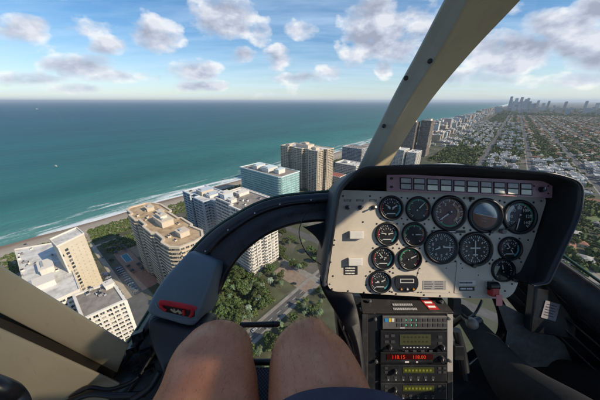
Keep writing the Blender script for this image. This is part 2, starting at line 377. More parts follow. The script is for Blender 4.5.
def tower(name,label,poly,h,floors,wallm,trim,glassm,roofm,cat='building',group=None,balc=1.5,faces=None,bay=4.2,rail='solid',fins=False,z0=0,base=(0,0),bfaces=None,units=(),limit=100,railm=None,wh=1.9):
    """poly: (t,s) ring, counter-clockwise"""
    bt,bs=base; x,y=XY(bs,bt); root=empty(name,(x,y,z0),-AZ); tag(root,label,cat,group)
    P=[(p[0]-bt,p[1]-bs) for p in poly]
    fh=(h-z0)/floors; hh=h-z0
    mb=MB(); mb.prism(P,0,hh,wallm,roofm); mb.build('wall',root)
    # parapet round the roof
    mb=MB(); O=offset(P,.25+ (balc*.6 if balc else 0)); I=offset(P,-.35); n=len(P)
    for i in range(n):
        j=(i+1)%n
        vs=[(*O[i],hh-.3),(*O[j],hh-.3),(*I[j],hh-.3),(*I[i],hh-.3),(*O[i],hh+1.1),(*O[j],hh+1.1),(*I[j],hh+1.1),(*I[i],hh+1.1)]
        mb.add(vs,[(0,1,5,4),(2,3,7,6),(4,5,6,7),(3,2,1,0)],trim)
    mb.build('parapet',root)
    edges=[i for i in range(n) if faces is None or i in faces]
    # balconies: one ring per storey
    if balc:
        be=[i for i in range(n) if bfaces is None or i in bfaces]
        rm=railm or trim
        for f in range(1,floors):
            z=f*fh; mb=MB()
            for i in be:
                a,b=Vector(P[i]),Vector(P[(i+1)%n]); L=(b-a).length
                if L<2: continue
                e=(b-a)/L; nn=Vector((e.y,-e.x))
                nb=max(1,round(L/(bay*2))); seg=L/nb
                for k in range(nb):
                    q0=a+e*(k*seg+.35); q1=a+e*((k+1)*seg-.35)
                    def pt(q,d,zz): r=q+nn*d; return (r.x,r.y,zz)
                    vs=[pt(q0,0.003,z-.22),pt(q1,0.003,z-.22),pt(q1,balc,z-.22),pt(q0,balc,z-.22),pt(q0,0.003,z),pt(q1,0.003,z),pt(q1,balc,z),pt(q0,balc,z)]
                    fs=[(0,1,2,3),(7,6,5,4),(0,3,7,4),(3,2,6,7),(2,1,5,6)]
                    mb.add(vs,fs,trim)
                    r0,r1=(.0,1.0)
                    vs=[pt(q0,balc-.12,z+.003),pt(q1,balc-.12,z+.003),pt(q1,balc+.03,z+.003),pt(q0,balc+.03,z+.003),pt(q0,balc-.12,z+r1),pt(q1,balc-.12,z+r1),pt(q1,balc+.03,z+r1),pt(q0,balc+.03,z+r1)]
                    mb.add(vs,[(0,3,7,4),(3,2,6,7),(2,1,5,6),(1,0,4,5),(4,7,6,5)],rm)
            if mb.v: mb.build('balcony',root)
    if fins:
        mb=MB()
        for i in edges:
            a,b=Vector(P[i]),Vector(P[(i+1)%n]); L=(b-a).length
            if L<6: continue
            e=(b-a)/L; nn=Vector((e.y,-e.x)); ang=math.atan2(e.y,e.x)
            nb=max(1,round(L/(bay*2)))
            for k in range(nb+1):
                q=a+e*(k*L/nb); M=Matrix.Translation((q.x,q.y,0))@Matrix.Rotation(ang,4,'Z')
                mb.box(-.3,.3,-(balc+.12 if balc else .5),.2,0,hh-.35,trim,M)
        mb.build('pier',root)
    # windows: those nearest the top individually, the rest as one mesh
    spots=[]
    for i in edges:
        a,b=Vector(P[i]),Vector(P[(i+1)%n]); L=(b-a).length
        if L<2.4: continue
        e=(b-a)/L; nn=Vector((e.y,-e.x)); nb=max(1,round(L/bay)); wv=min(L/nb-.9,3.4)
        for f in range(floors):
            for k in range(nb):
                q=a+e*((k+.5)*L/nb)+nn*.02
                spots.append((f*fh+.55,q,math.atan2(e.y,e.x),wv))
    spots.sort(key=lambda x:-x[0]); rest=MB()
    for idx,(z,q,ang,wv) in enumerate(spots):
        if idx<limit: 
            link('window',winmesh(wv,min(wh,fh-1.0),trim,glassm),root,(q.x,q.y,z),(0,0,ang))
        else:
            M=Matrix.Translation((q.x,q.y,z))@Matrix.Rotation(ang,4,'Z'); hwin=min(wh,fh-1.0)
            rest.box(-wv/2,wv/2,-.06,.01,0,hwin,glassm,M); rest.box(-.06,.06,-.13,-.063,0,hwin,trim,M); rest.box(-wv/2,wv/2,-.131,-.064,hwin-.14,hwin,trim,M)
    if rest.v:
        o=rest.build('window_rows',root); o['kind']='stuff'
    for (kind,a,b,c,d,zh,m) in units:      # roof pieces in absolute t,s
        mb=MB(); mb.box(a-bt,b-bt,c-bs,d-bs,hh+.003,hh+zh,m)
        if kind=='penthouse':
            mb.box(a-bt-.4,b-bt+.4,c-bs-.4,d-bs+.4,hh+zh,hh+zh+.35,trim); mb.box(a-bt+1,a-bt+2.2,c-bs-.06,c-bs+.02,hh+.2,hh+2.2,glass_d)
            mb.box(a-bt+2,b-bt-3,c-bs+1.5,c-bs+3,hh+zh+.35,hh+zh+1.3,metal_g)
        if kind=='air_conditioner':
            mb.box(a-bt+.3,b-bt-.3,c-bs+.3,d-bs-.3,hh+zh,hh+zh+.25,awn)
        mb.build(kind,root)
    return root
def rect(t0,t1,s0,s1): return [(t0,s0),(t1,s0),(t1,s1),(t0,s1)]
def ac(n,t0,t1,s0,s1,rs,m=None):
    r=random.Random(rs); out=[]
    for _ in range(n):
        a=r.uniform(t0,t1-4); b=r.uniform(s0,s1-3); out.append(('air_conditioner',a,a+r.uniform(1.5,3.5),b,b+r.uniform(1.2,2.6),r.uniform(.8,1.9),m or r.choice([metal_g,white,grayw])))
    return out
# A  hotel at the far left: low wide podium with a plain end slab
def cclock(poly):
    a=sum(poly[i][0]*poly[(i+1)%len(poly)][1]-poly[(i+1)%len(poly)][0]*poly[i][1] for i in range(len(poly)))
    return poly if a>0 else poly[::-1]
pt_=lambda u,v,z:(hitst(u,v,z)[1],hitst(u,v,z)[0])
tower('hotel','low white hotel wing with a broad stained roof at the far left by the beach',
  cclock([pt_(15,250,26),pt_(62,242,26),pt_(80,290,26),pt_(32,312,26)]),26,7,white,white,glass_d,roof_w,cat='hotel',balc=0,base=(-260,0),bay=3.8,
  units=[('penthouse',-262,-246,-14,-6,5,white),('penthouse',-238,-226,-22,-8,4,white)]+ac(16,-320,-240,-26,0,4),limit=40)
tower('hotel_tower','tall hotel slab with a plain beige end wall and one column of dark windows',
  cclock([pt_(57,247,50),pt_(84,234,50),pt_(77,228,50),pt_(50,240,50)]),50,16,mat('beige_wall',(.56,.50,.40),.85,var=.06,scale=.3),white,glass_d,roof_w,cat='hotel',balc=0,base=(-240,5),bay=4,faces=[],limit=0)
# its window column and faint small windows, as parts
rootA=[o for o in bpy.data.objects if o.name.startswith('hotel_tower')][0]
pa=Vector(pt_(57,247,50)); pb=Vector(pt_(84,234,50)); e=(pb-pa).normalized(); ang=math.atan2(e.y,e.x); nn=Vector((e.y,-e.x))
if nn.x<0: nn=-nn; 
for f in range(14):
    for k,(off,wd) in enumerate(((4.6,2.2),(1.3,1.0))):
        if k==1 and f%3: continue
        q=pa+e*off+nn*.07; M=MB(); M.box(-wd/2,wd/2,-.12,.12,0,1.9,glass_d); M.box(-wd/2-.2,wd/2+.2,-.3,.3,-.2,-.003,white)
        M.build('window',rootA,(q.x+240,q.y-5,2+f*3.2),(0,0,ang))
for f in range(14):
    for k in range(4):
        q=pa+e*(8.5+k*3.6)+nn*.05; Mx=Matrix.Translation((q.x+240,q.y-5,3+f*3.2))@Matrix.Rotation(ang,4,'Z'); smw=MB(); smw.box(-.35,.35,-.1,.1,0,.6,mat('vent_grey',(.36,.32,.26),.8),Mx); smw.build('vent_opening',rootA)
M=MB(); M.box(-.5,.5,-.15,.15,0,48,white)
q=pa+e*.5+nn*.1; M.build('pier',rootA,(q.x+240,q.y-5,1),(0,0,ang))
# B  balconied block in front of it
tower('apartment_building','white balconied block with stained flat roof in front of the beige hotel slab',
  cclock([pt_(75,296,30),pt_(112,283,30),pt_(124,301,30),pt_(84,319,30)]),30,9,white,white,glass_d,roof_g,balc=1.5,base=(-180,8),bay=3.6,fins=True,
  units=[('penthouse',-190,-184,13,18,3.2,white)]+ac(7,-196,-172,0,14,5),limit=90)
# long lower wing continuing inland behind the door frame
tower('apartment_building','long low white wing below the stained hotel roof at far left',rect(-214,-168,-46,-8),16,5,white,white,glass_d,roof_w,balc=0,base=(-200,-28),units=ac(8,-212,-172,-44,-12,6)+[('penthouse',-204,-194,-30,-20,3,white)],limit=40)
# condo 1 with a jagged sunlit roof
c1=cclock([(-254,55),(-250,52),(-238,52),(-236,49.5),(-222,49.5),(-220,52),(-206,52),(-204,49.5),(-188,49.5),(-186,52),(-172,52),(-168,49),(-158,50),(-153,54),(-152,64),(-154,71),(-162,75),(-176,73),(-178,75),(-196,75),(-198,73),(-216,73),(-218,76),(-240,76),(-250,72),(-254,68)])
tower('apartment_building','tan condominium with jagged rounded balconies and a sunlit brown roof',c1,57,18,tan,cream,glass_d,roof_t,balc=1.7,base=(-204,62),bay=3.4,
  units=[('penthouse',-208,-190,58,67,5,cream),('penthouse',-205,-196,60,65,7.5,white),('penthouse',-172,-164,60,67,4,cream),('penthouse',-240,-232,62,68,3.4,cream),('penthouse',-224,-218,66,71,2.6,tan)]+ac(16,-250,-160,52,72,8,cream),limit=100)
# blue-white condo
tower('apartment_building','blue-white condominium with stacked corner balconies left of the flat brown roof',cclock([(-268,112),(-252,112),(-252,116),(-240,116),(-240,110),(-222,110),(-222,118),(-214,118),(-214,134),(-236,136),(-236,140),(-268,138)]),54,17,bluew,bluew,glass_d,roof_w,
  balc=1.3,base=(-242,125),bay=3.6,fins=True,units=[('penthouse',-250,-238,118,132,5,cream),('penthouse',-236,-226,120,130,3,white)]+ac(6,-266,-216,114,134,9),limit=100)
# E
tower('apartment_building','white mid-rise with a brown flat roof, rising from the trees beyond the window arch',cclock([(-200,112),(-172,112),(-172,109),(-149,109),(-149,121),(-151,121),(-151,125),(-149,125),(-149,143),(-200,143)]),64,19,white,white,glass_d,roof_g,balc=1.4,base=(-175,126),bay=4,
  units=[('penthouse',-198,-188,114,124,5,bluew),('penthouse',-192,-184,128,140,3,white),('penthouse',-182,-176,113,119,3,white)]+ac(9,-196,-155,112,140,10),limit=100)
tower('apartment_building','low flat-roofed white annex between the blue-white condominium and the teal block',rect(-262,-206,150,186),40,12,white,white,glass_d,roof_g,balc=1.2,base=(-234,168),bay=4,units=ac(14,-258,-208,152,184,11)+[('penthouse',-250,-240,160,170,4,white)],limit=60)
# teal block
tower('apartment_building','teal glass apartment block with white penthouses on its roof',cclock([(-320,230),(-233,230),(-230,233),(-230,272),(-318,272),(-320,269)]),50,14,mat('teal_panel',(.30,.46,.46),.5,var=.25,scale=.12),mat('pale_teal',(.58,.68,.68),.6,var=.1,scale=.2),glass_t,roof_g,balc=1.1,base=(-275,250),bay=4.4,
  units=[('penthouse',-300,-288,238,256,6,white),('penthouse',-280,-262,238,258,6,white),('penthouse',-254,-244,242,256,6,white),('penthouse',-286,-280,242,250,3,white)]+ac(5,-314,-240,234,266,12),railm=mat('rail_glass',(.36,.52,.52),.25,var=.3,scale=.1),limit=100)
# tall cream tower
tower('apartment_building','tall cream tower with close rows of balconies, highest beside the sea',cclock([(-318,324),(-300,324),(-300,328),(-284,328),(-284,323),(-266,323),(-266,328),(-250,328),(-250,322),(-232,322),(-232,336),(-236,336),(-236,344),(-228,344),(-228,362),(-318,362)]),73,24,tan,cream,glass_d,roof_w,balc=1.5,base=(-272,342),bay=3.4,fins=True,
  units=[('penthouse',-290,-262,334,352,5,cream),('penthouse',-280,-270,338,348,8,cream),('penthouse',-252,-242,330,340,3.5,cream),('penthouse',-312,-302,330,338,3,cream)]+ac(5,-312,-236,326,358,13),limit=100)
# behind, left of the pillar
tower('apartment_building','grey slab behind the cream tower at the foot of the pillar',rect(-296,-246,512,548),48,15,grayw,mat('pale_grey',(.42,.43,.45),.7),glass_d,roof_g,balc=1.0,base=(-270,530),units=ac(5,-290,-250,514,544,14),limit=60)
tower('apartment_building','pale blue low block in front of the grey slab by the pillar',rect(-262,-214,428,462),30,9,bluew,white,glass_d,roof_w,balc=1.0,base=(-240,445),units=ac(6,-258,-218,430,458,15)+[('penthouse',-250,-240,440,450,3,white)],limit=60)
tower('apartment_building','brick-red roofed low building between the cream tower and the grey slab',rect(-262,-226,388,412),14,4,white,white,glass_d,mat('red_roof',(.30,.10,.07),.8,var=.3,scale=.3),balc=0,base=(-244,400),limit=30)
tower('apartment_building','white apartment block right of the pillar foot, wider of the two',rect(-214,-176,590,628),42,13,white,white,glass_d,roof_w,balc=1.1,base=(-195,610),units=ac(5,-210,-180,592,624,16)+[('penthouse',-204,-192,600,612,4,white)],limit=70,fins=True)
tower('apartment_building','white apartment block right of the pillar foot, narrower of the two',rect(-170,-150,598,640),38,12,white,white,glass_d,roof_w,balc=1.1,base=(-160,620),units=ac(3,-168,-152,600,636,17),limit=60,fins=True)
tower('apartment_building','left half of the dark twin towers right of the pillar',cclock([(-236,740),(-200,740),(-200,775),(-236,775)]),95,30,grayw,mat('taupe',(.26,.21,.165),.8,var=.2,scale=.2),glass_d,roof_w,balc=1.2,base=(-218,757),bay=3.6,units=[('penthouse',-230,-206,745,765,5,white)],limit=60)
tower('apartment_building','right half of the dark twin towers right of the pillar',cclock([(-194,762),(-168,762),(-168,800),(-194,800)]),99,31,grayw,mat('taupe',(.2,.185,.175),.8),glass_d,roof_w,balc=1.2,base=(-180,780),bay=3.6,units=[('penthouse',-190,-172,770,790,5,white)],limit=60)
# garden pool deck between hotel and condo
mb=MB()
# ------------------------------------------------------------ coastal row in the distance
rr=random.Random(21)
cols=[('cream',(.60,.52,.42)),('white',(.70,.69,.67)),('tan',(.50,.41,.31)),('pink',(.60,.44,.38)),('pale blue',(.46,.53,.58)),('grey',(.38,.37,.36)),('ochre',(.56,.44,.26))]
def block(name,label,s,t,ws,wt_,h,c,roofm,group,crown=True):
    fm=facade('facade_%s'%c[0].replace(' ','_'),c[1],(.05,.06,.07)); x,y=XY(s,t); mb=MB()
    P=rect(-wt_/2,wt_/2,-ws/2,ws/2); 
    if rr.random()<.5: P=cclock([(-wt_/2,-ws/2),(wt_/2,-ws/2),(wt_/2,ws*.1),(wt_*.3,ws*.1),(wt_*.3,ws/2),(-wt_/2,ws/2)])
    mb.prism(P,0,h,fm,roofm)
    I=offset(P,-.5); O=offset(P,.4)
    wm=mat('block_trim',(.6,.58,.54),.8)
    for i in range(len(P)):
        j=(i+1)%len(P); mb.add([(*O[i],h-.5),(*O[j],h-.5),(*O[j],h+1.2),(*O[i],h+1.2),(*I[j],h+1.2),(*I[i],h+1.2),(*I[j],h),(*I[i],h)],[(0,1,2,3),(3,2,4,5),(5,4,6,7)],wm)
    if crown:
        a=rr.uniform(-.25,.05)*wt_; b=rr.uniform(-.25,.05)*ws
        mb.box(a,a+wt_*.25,b,b+ws*.3,h,h+rr.uniform(3,6),wm)
        for _ in range(4):
            q=rr.uniform(-.4,.3)*wt_; k=rr.uniform(-.4,.3)*ws; mb.box(q,q+2.5,k,k+2.5,h,h+1.6,metal_g)
    o=mb.build(name,None,(x,y,0),(0,0,-AZ)); tag(o,label,'building',group); return o
s=850
while s<6800:
    for lane in (0,1):
        if lane==1 and rr.random()<.35: continue
        c=rr.choice(cols); ws=rr.uniform(22,48); wd=rr.uniform(26,60) if lane==0 else rr.uniform(18,36)
        h=rr.choice([24,30,36,42,50,58]) if lane==0 else rr.uniform(12,30)
        sz='tall' if h>45 else ('mid-height' if h>25 else 'low')
        block('apartment_building',f'{sz} {c[0]} building among those lining the beach towards the far city',s+rr.uniform(-6,6),-278+lane*62+rr.uniform(-14,10),ws,wd,h,c,rr.choice([roof_w,roof_w,roof_g,roof_t]),'apartment buildings lining the beach in the distance')
    s+=rr.uniform(36,58)
for (s,t,h) in [(660,-262,40),(700,-250,22),(470,-185,18),(715,-300,28)]:
    block('apartment_building',{660:'cream building with many windows hidden partly by the pillar',700:'low white building between the pillar and the dark twin towers',470:'low white building just behind the instrument panel hood',715:'low building on the sand left of the dark twin towers'}[s],s,t,30,30,h,cols[1],roof_w,None)
# far city skyline
for i in range(46):
    s=rr.gauss(6200,500); t=max(-90,rr.gauss(70,150)) if i<30 else rr.uniform(250,1900)
    h=abs(rr.gauss(80,45))+35 
    if i<3: s,t,h=[(6150,-20,196),(6300,50,215),(6050,110,180)][i]
    elif 34<=i<38: s,t,h=[(6200,420,150),(6300,640,140),(7200,1000,150),(6600,300,160)][i-34]
    c=rr.choice([cols[4],cols[5],cols[1]])
    block('skyscraper',f'distant {"tall " if h>130 else ""}{c[0]} tower of the city skyline on the horizon',s,t,rr.uniform(28,48),rr.uniform(28,48),h,c,roof_g,'towers of the distant city skyline')
for i in range(60):
    c=rr.choice([cols[1],cols[4],cols[5],cols[0]]); s=rr.uniform(4200,7200); t=rr.uniform(-200,900)**1
    block('apartment_building',f'distant {c[0]} mid-rise below the city skyline',s,t,rr.uniform(25,55),rr.uniform(25,50),rr.uniform(22,75),c,roof_g,'mid-rise buildings below the skyline')
# ------------------------------------------------------------ low flat-roofed district
grid=[]
for s in range(610,960,21):
    for t in range(-16,250,24): grid.append((s,t,0))
for s in range(985,2400,33):
    for t in (-192,-166,-140,-112,-84,-58,-8,16,40): grid.append((s,t,1))
grid.sort(key=lambda g:g[0]); nshop=0; SH=[]
for (s,t,kd) in grid:
    if rr.random()<(.16 if kd==0 else (.30 if t<-50 else .5)): continue
    s+=rr.uniform(-8,8); t+=rr.uniform(-5,5)
    if abs(t+34)<17 or abs(t-64)<13 or abs(t-158)<14 or any(abs(s-q)<12 for q in (560,1010,1290,1560,1830,2150)) or (615<s<665 and 55<t<150): continue
    ws=rr.choice([9,13,17,20]) if kd==0 else rr.choice([8,12,18,30]); wd=rr.choice([9,14,20,23]); h=rr.choice([3.5,4.5,6,9])
    c=rr.choice([cols[1],cols[0],cols[2],cols[5],cols[0]]); rmn=rr.choice([roof_w,roof_p,roof_p,roof_g,roof_g,roof_t] if kd else [roof_w,roof_w,roof_p,roof_g])
    o_b=block('shop_building',f'low {c[0]} flat-roofed '+('shop block behind the right end of the panel hood' if kd==0 else 'building along the avenues inland of the beach'),s,t,ws,wd,h,c,rmn,'white-roofed shops behind the panel hood' if kd==0 else 'flat-roofed buildings along the avenues')
    nshop+=1
    if nshop>285: SH.append(o_b)
bsh=MB()
for o_b in SH:
    M=Matrix.Translation(o_b.location)@Matrix.Rotation(-AZ,4,'Z'); me=o_b.data; b=len(bsh.v); bsh.v+=[tuple(M@v.co) for v in me.vertices]
    for p in me.polygons: bsh.f.append([b+k for k in p.vertices]); bsh.m.append(bsh.mi(me.materials[p.material_index])); bsh.sm.append(False)
    bpy.data.objects.remove(o_b)
o=bsh.build('distant_shops'); tag(o,'mass of small flat-roofed buildings far along the avenues','buildings',None,'stuff')
# ------------------------------------------------------------ houses
tile=mat('clay_tile',(.22,.105,.065),.85,var=.35,scale=.6,rnd=.3,bump=.3,bscale=3); tile_g=mat('grey_shingle',(.24,.23,.22),.85,var=.3,scale=.5,rnd=.3); tile_w=mat('white_tile',(.42,.40,.37),.8,var=.15,scale=.5,rnd=.15)
hw=mat('house_wall',(.46,.41,.34),.85,var=.12,scale=.6,rnd=.2)
def house_meshes(rm,w,d,wing):
    a=MB(); a.box(-w/2,w/2,-d/2,d/2,0,3.4,hw)
    if wing: a.box(w/2+.003,w/2+5,-d/2,1,0,3.0,hw)
    r=MB()
    def hip(x0,x1,y0,y1,z,hh):
        o=.6; x0-=o;x1+=o;y0-=o;y1+=o; m=min(x1-x0,y1-y0)/2
        if x1-x0>y1-y0: rg=[(x0+m,(y0+y1)/2,z+hh),(x1-m,(y0+y1)/2,z+hh)]; fs=[(0,1,5,4),(1,2,5),(2,3,4,5),(3,0,4)]
        else: rg=[((x0+x1)/2,y0+m,z+hh),((x0+x1)/2,y1-m,z+hh)]; fs=[(0,1,4),(1,2,5,4),(2,3,5),(3,0,4,5)]
        r.add([(x0,y0,z),(x1,y0,z),(x1,y1,z),(x0,y1,z)]+rg,fs+[(3,2,1,0)],rm)
    hip(-w/2,w/2,-d/2,d/2,3.403,2.2)
    if wing: hip(w/2+.7,w/2+5,-d/2,1,3.003,1.5)
    return a,r
HV=[]
for rm,nm in ((tile,'clay-tiled'),(tile_g,'grey-roofed'),(tile_w,'white-roofed'),(tile,'clay-tiled')):
    for w_,d_,wg in ((16,11,True),(12,14,False),(18,10,True)):
        a,r=house_meshes(rm,w_,d_,wg); wp=a.mesh('wall'); rp=r.mesh('roof')
        j=MB(); j.v=a.v+r.v; j.f=a.f+[[k+len(a.v) for k in f] for f in r.f]; j.mats=[hw,rm]; j.m=[0]*len(a.f)+[1]*len(r.f); j.sm=[False]*len(j.m)
        ww=MB(); ww.box(-.9,.9,-.05,.03,0,1.3,glass_d); ww.box(-1,1,-.08,.05,-.12,-.003,white)
        dd=MB(); dd.box(-.5,.5,-.06,.03,0,2.1,brownw)
        HV.append((nm,wp,rp,j.mesh('house'),w_,d_,ww.mesh('window'),dd.mesh('door')))
lots=[]
for k,(ta,tb) in enumerate([(-20,55),(70,150),(166,256),(268,364),(376,474),(486,594),(606,700),(700,800)]):
    smin={0:2400,1:330,2:380,3:480,4:620,5:900,6:1200,7:1500}[k]
    smax=5200
    rows=[ta+14,tb-14] if tb-ta<85 else [ta+14,(ta+tb)/2,tb-14]
    for row in rows:
        s=smin+rr.uniform(0,10)
        while s<smax:
            if not any(abs(s-q)<13 for q in (196,300,560,1010,1290,1560,1830,2150,2500,2900,3400)) and not (590<s<940 and row<230):
                if t_vis:=True: lots.append((s,row+rr.uniform(-9,9)))
            s+=rr.uniform(19,27)
lots.sort(key=lambda q:math.hypot(q[0],q[1]))
def visible_right(s,t):
    x,y=XY(s,t); d=y*CP+H*SP; u=300+F*x/d; return u<612
lots=[l for l in lots if visible_right(*l)]
rest_v=MB()
far_imp=[]
for i,(s,t) in enumerate(lots):
    hv=rr.choice(HV); x,y=XY(s,t); rz=-AZ+rr.choice([0,math.pi/2,math.pi])+rr.uniform(-.25,.25)
    if i<60:
        root=empty('house',(x,y,0),rz); side='inland' if i>25 else 'near'
        tag(root,f'{hv[0]} house among trees beyond the right edge of the instrument panel','house','houses beyond the right edge of the panel')
        link('wall',hv[1],root); link('roof',hv[2],root)
        for q in (-.3,.3): link('window',hv[6],root,(q*hv[4],-hv[5]/2,1.0),(0,0,0)); link('window',hv[6],root,(q*hv[4],hv[5]/2,1.0),(0,0,math.pi))
        link('door',hv[7],root,(0,-hv[5]/2,.02),(0,0,0))
    elif i<300:
        o=link('house',hv[3],None,(x,y,0),(0,0,rz)); tag(o,f'{hv[0]} house in the rows between the distant avenues','house','houses in rows between the distant avenues')
    else: far_imp.append((hv,x,y,rz))
for hv,x,y,rz in far_imp:
    M=Matrix.Translation((x,y,0))@Matrix.Rotation(rz,4,'Z'); me=hv[3]
    b=len(rest_v.v); rest_v.v+= [tuple(M@v.co) for v in me.vertices]
    for p in me.polygons: rest_v.f.append([b+k for k in p.vertices]); rest_v.m.append(rest_v.mi(me.materials[p.material_index])); rest_v.sm.append(False)
if rest_v.v:
    o=rest_v.build('distant_houses'); tag(o,'rows of small distant houses fading towards the skyline','houses',None,'stuff')
# ------------------------------------------------------------ vegetation
def leafmat(name,a,b,rnd=.35):
    t=NT(name); o=t.obj(); oi=t.n('ShaderNodeObjectInfo')
    c=t.ramp(t.noise(o,.9,3,.6),[(.3,a),(.7,b)]); hs=t.n('ShaderNodeHueSaturation'); t.l(c,hs.inputs['Color'])
    t.l(t.math('MULTIPLY_ADD',oi.outputs['Random'],.05,.475),hs.inputs['Hue']); t.l(t.math('MULTIPLY_ADD',oi.outputs['Random'],2*rnd,1-rnd),hs.inputs['Value']); t.l(hs.outputs[0],t.b.inputs['Base Color'])
    t.b.inputs['Roughness'].default_value=.7; t.b.inputs['Specular IOR Level'].default_value=.25
    return t.mat
leafA=leafmat('leaf_green',(.042,.070,.022),(.125,.160,.048)); leafB=leafmat('leaf_yellow_green',(.07,.10,.028),(.15,.17,.055)); leafP=leafmat('palm_green',(.055,.085,.040),(.14,.18,.09)); leafS=leafmat('leaf_grey_green',(.12,.16,.11),(.26,.31,.22))
bark=mat('bark',(.13,.10,.07),.9,var=.3,scale=2)
def crown_mesh(seed,lm,r=5.0,hc=6.2,nb=13,per=85,leaf=.62,flat=.7):
    q=random.Random(seed); mb=MB()
    for k in range(nb):
        th=q.uniform(0,6.28); rad=r*.72*math.sqrt(q.random()); cx,cy=rad*math.cos(th),rad*math.sin(th); cz=hc+q.uniform(-1.2,1.8)*(1-rad/r*.5); br=q.uniform(1.2,2.3)*r/5
        for _ in range(per):
            d=Vector((q.gauss(0,1),q.gauss(0,1),q.gauss(0,1)))
            if d.length<.1: continue
            d.normalize(); rr_=br*q.uniform(.6,1.05); c=Vector((cx,cy,cz))+Vector((d.x,d.y,d.z*flat))*rr_
            nrm=(d+Vector((q.gauss(0,.5),q.gauss(0,.5),q.gauss(0,.5)))).normalized(); a=nrm.orthogonal().normalized(); b=nrm.cross(a); l=leaf*q.uniform(.5,1.15); w_=l*q.uniform(.5,.9)
            mb.add([c-a*l,c-b*w_,c+a*l,c+b*w_],[(0,1,2,3)],lm)
    return mb.mesh('crown')
def trunk_mesh(seed,h=5.5,r=.35):
    q=random.Random(seed); mb=MB(); mb.tube([(0,0,-.3),(.1,.05,h*.4),(.2,-.1,h)],[r,r*.75,r*.4],bark,7)
    for k in range(5):
        th=k*1.26+q.uniform(-.3,.3); mb.tube([(.1,0,h*.45),(1.3*math.cos(th),1.3*math.sin(th),h*.8),(2.6*math.cos(th),2.6*math.sin(th),h*1.1)],[r*.5,r*.3,r*.12],bark,5)
    return mb.mesh('trunk')
def palm_crown(seed,lm,h=9,n=20,L=3.4):
    q=random.Random(seed); mb=MB()
    for k in range(n):
        th=k*2.4+q.uniform(-.2,.2); up=q.uniform(-.1,1.1); dx,dy=math.cos(th),math.sin(th); px_=None
        seg=7
        for i in range(seg):
            f0,f1=i/seg,(i+1)/seg
            def P(f): return Vector((dx*L*f*math.cos(up*.6),dy*L*f*math.cos(up*.6),h+L*(math.sin(up)*f*.8-f*f*.75)))
            a,b=P(f0),P(f1); sdv=Vector((-dy,dx,0)); wd=.62*math.sin(math.pi*min(.98,f0*.85+.12)); 
            for sgn in (-1,1):
                mb.add([a,b,b+sdv*sgn*wd*.8+Vector((dx*.25,dy*.25,-.28)),a+sdv*sgn*wd*.95+Vector((dx*.1,dy*.1,-.25))],[(0,1,2,3)],lm)
    return mb.mesh('crown')
def palm_trunk(h=9):
    mb=MB(); mb.tube([(.3,0,-.2),(.12,.05,h*.5),(0,0,h+.1)],[.26,.19,.16],mat('palm_bark',(.26,.22,.17),.9,var=.3,scale=2),8); return mb.mesh('trunk')
TP={'broad':[(crown_mesh(1,leafA),trunk_mesh(1)),(crown_mesh(2,leafA,5.5,6.8,16),trunk_mesh(2)),(crown_mesh(3,leafB,4.6,5.6,11),trunk_mesh(3)),(crown_mesh(4,leafA,4.2,5.2,10),trunk_mesh(4))],
    'palm':[(palm_crown(1,leafP),palm_trunk()),(palm_crown(2,leafP,7.5,22,3.0),palm_trunk(7.5))],'silver':[(palm_crown(5,leafS,6.5,34,3.1),palm_trunk(6.5))]}
ntree=0
def tree(kind,s,t,sc,label,group):
    global ntree; ntree+=1
    c,tr=rr.choice(TP[kind]); x,y=XY(s,t)
    root=empty('palm_tree' if kind!='broad' else 'tree',(x,y,0),rr.uniform(0,6.28)); root.scale=(sc,sc,sc*rr.uniform(.85,1.15)); tag(root,label,'palm tree' if kind!='broad' else 'tree',group)
    link('crown',c,root); link('trunk',tr,root)
# the park beyond the knees
occupied=lambda s,t: (-204<t<-146 and 106<s<146) or abs(t+101)<9 or (-150<t<-94 and 126<s<139) or (148<s<160 and -150<t<-90) or (-262<t<-206 and 148<s<188) or (-258<t<-148 and 46<s<78)
k=0
while k<300:
    s=rr.uniform(40,180); t=rr.uniform(-176,-72)
    if k<150: s,t=rr.uniform(40,106),rr.uniform(-190,-107)
    if occupied(s,t) : continue
    
    x,y=XY(s,t)
    kind='broad' if rr.random()<.8 else 'palm'
    side='between the knees and the white mid-rise' if t<-101 else 'along the avenue below the knees'
    tree(kind,s,t,rr.uniform(.55,1.0),('leafy green tree ' if kind=='broad' else 'green palm ')+('in the park beyond the knees' if t<-108 else 'beside the avenue seen beyond the knees'),'trees in the park' if kind=='broad' else 'palms in the park'); k+=1
for k in range(46):
    s,t=rr.uniform(60,170),rr.choice([rr.uniform(-95,-72),rr.uniform(-140,-107)])
    if occupied(s,t): continue
    tree('palm',s,t,rr.uniform(.5,.8),'green palm beside the avenue seen beyond the knees','palms in the park')
for (u,v) in [(258,298),(263,304),(248,309),(243,313),(270,280),(262,286),(255,268)]:
    s,t=hitst(u,v,5); 
    tree('silver',s,t,1.0,'silvery fan palm beside the avenue between the knees','silvery fan palms by the avenue')
# dunes and gardens by the beach
for i in range(30):
    s=rr.uniform(-10,110); t=rr.choice([rr.uniform(-345,-320),rr.uniform(-290,-262),rr.uniform(-335,-300)])
    if -262<t<-146 and 45<s<80: continue
    tree('broad' if rr.random()<.8 else 'palm',s,t,rr.uniform(.35,.6),'small seaside tree in the gardens behind the dunes','small trees behind the dunes')
for i in range(32):   # beyond the right edge of the panel and the park behind its hood
    if i<14: s,t=rr.uniform(330,520),rr.uniform(74,112)
    else: s,t=rr.uniform(700,960),rr.uniform(-150,-62)
    tree('broad',s,t,rr.uniform(.8,1.3),'leafy tree beyond the right edge of the panel' if i<14 else 'dark leafy tree in the park behind the panel hood','trees beyond the panel edge' if i<14 else 'trees in the park behind the panel hood')
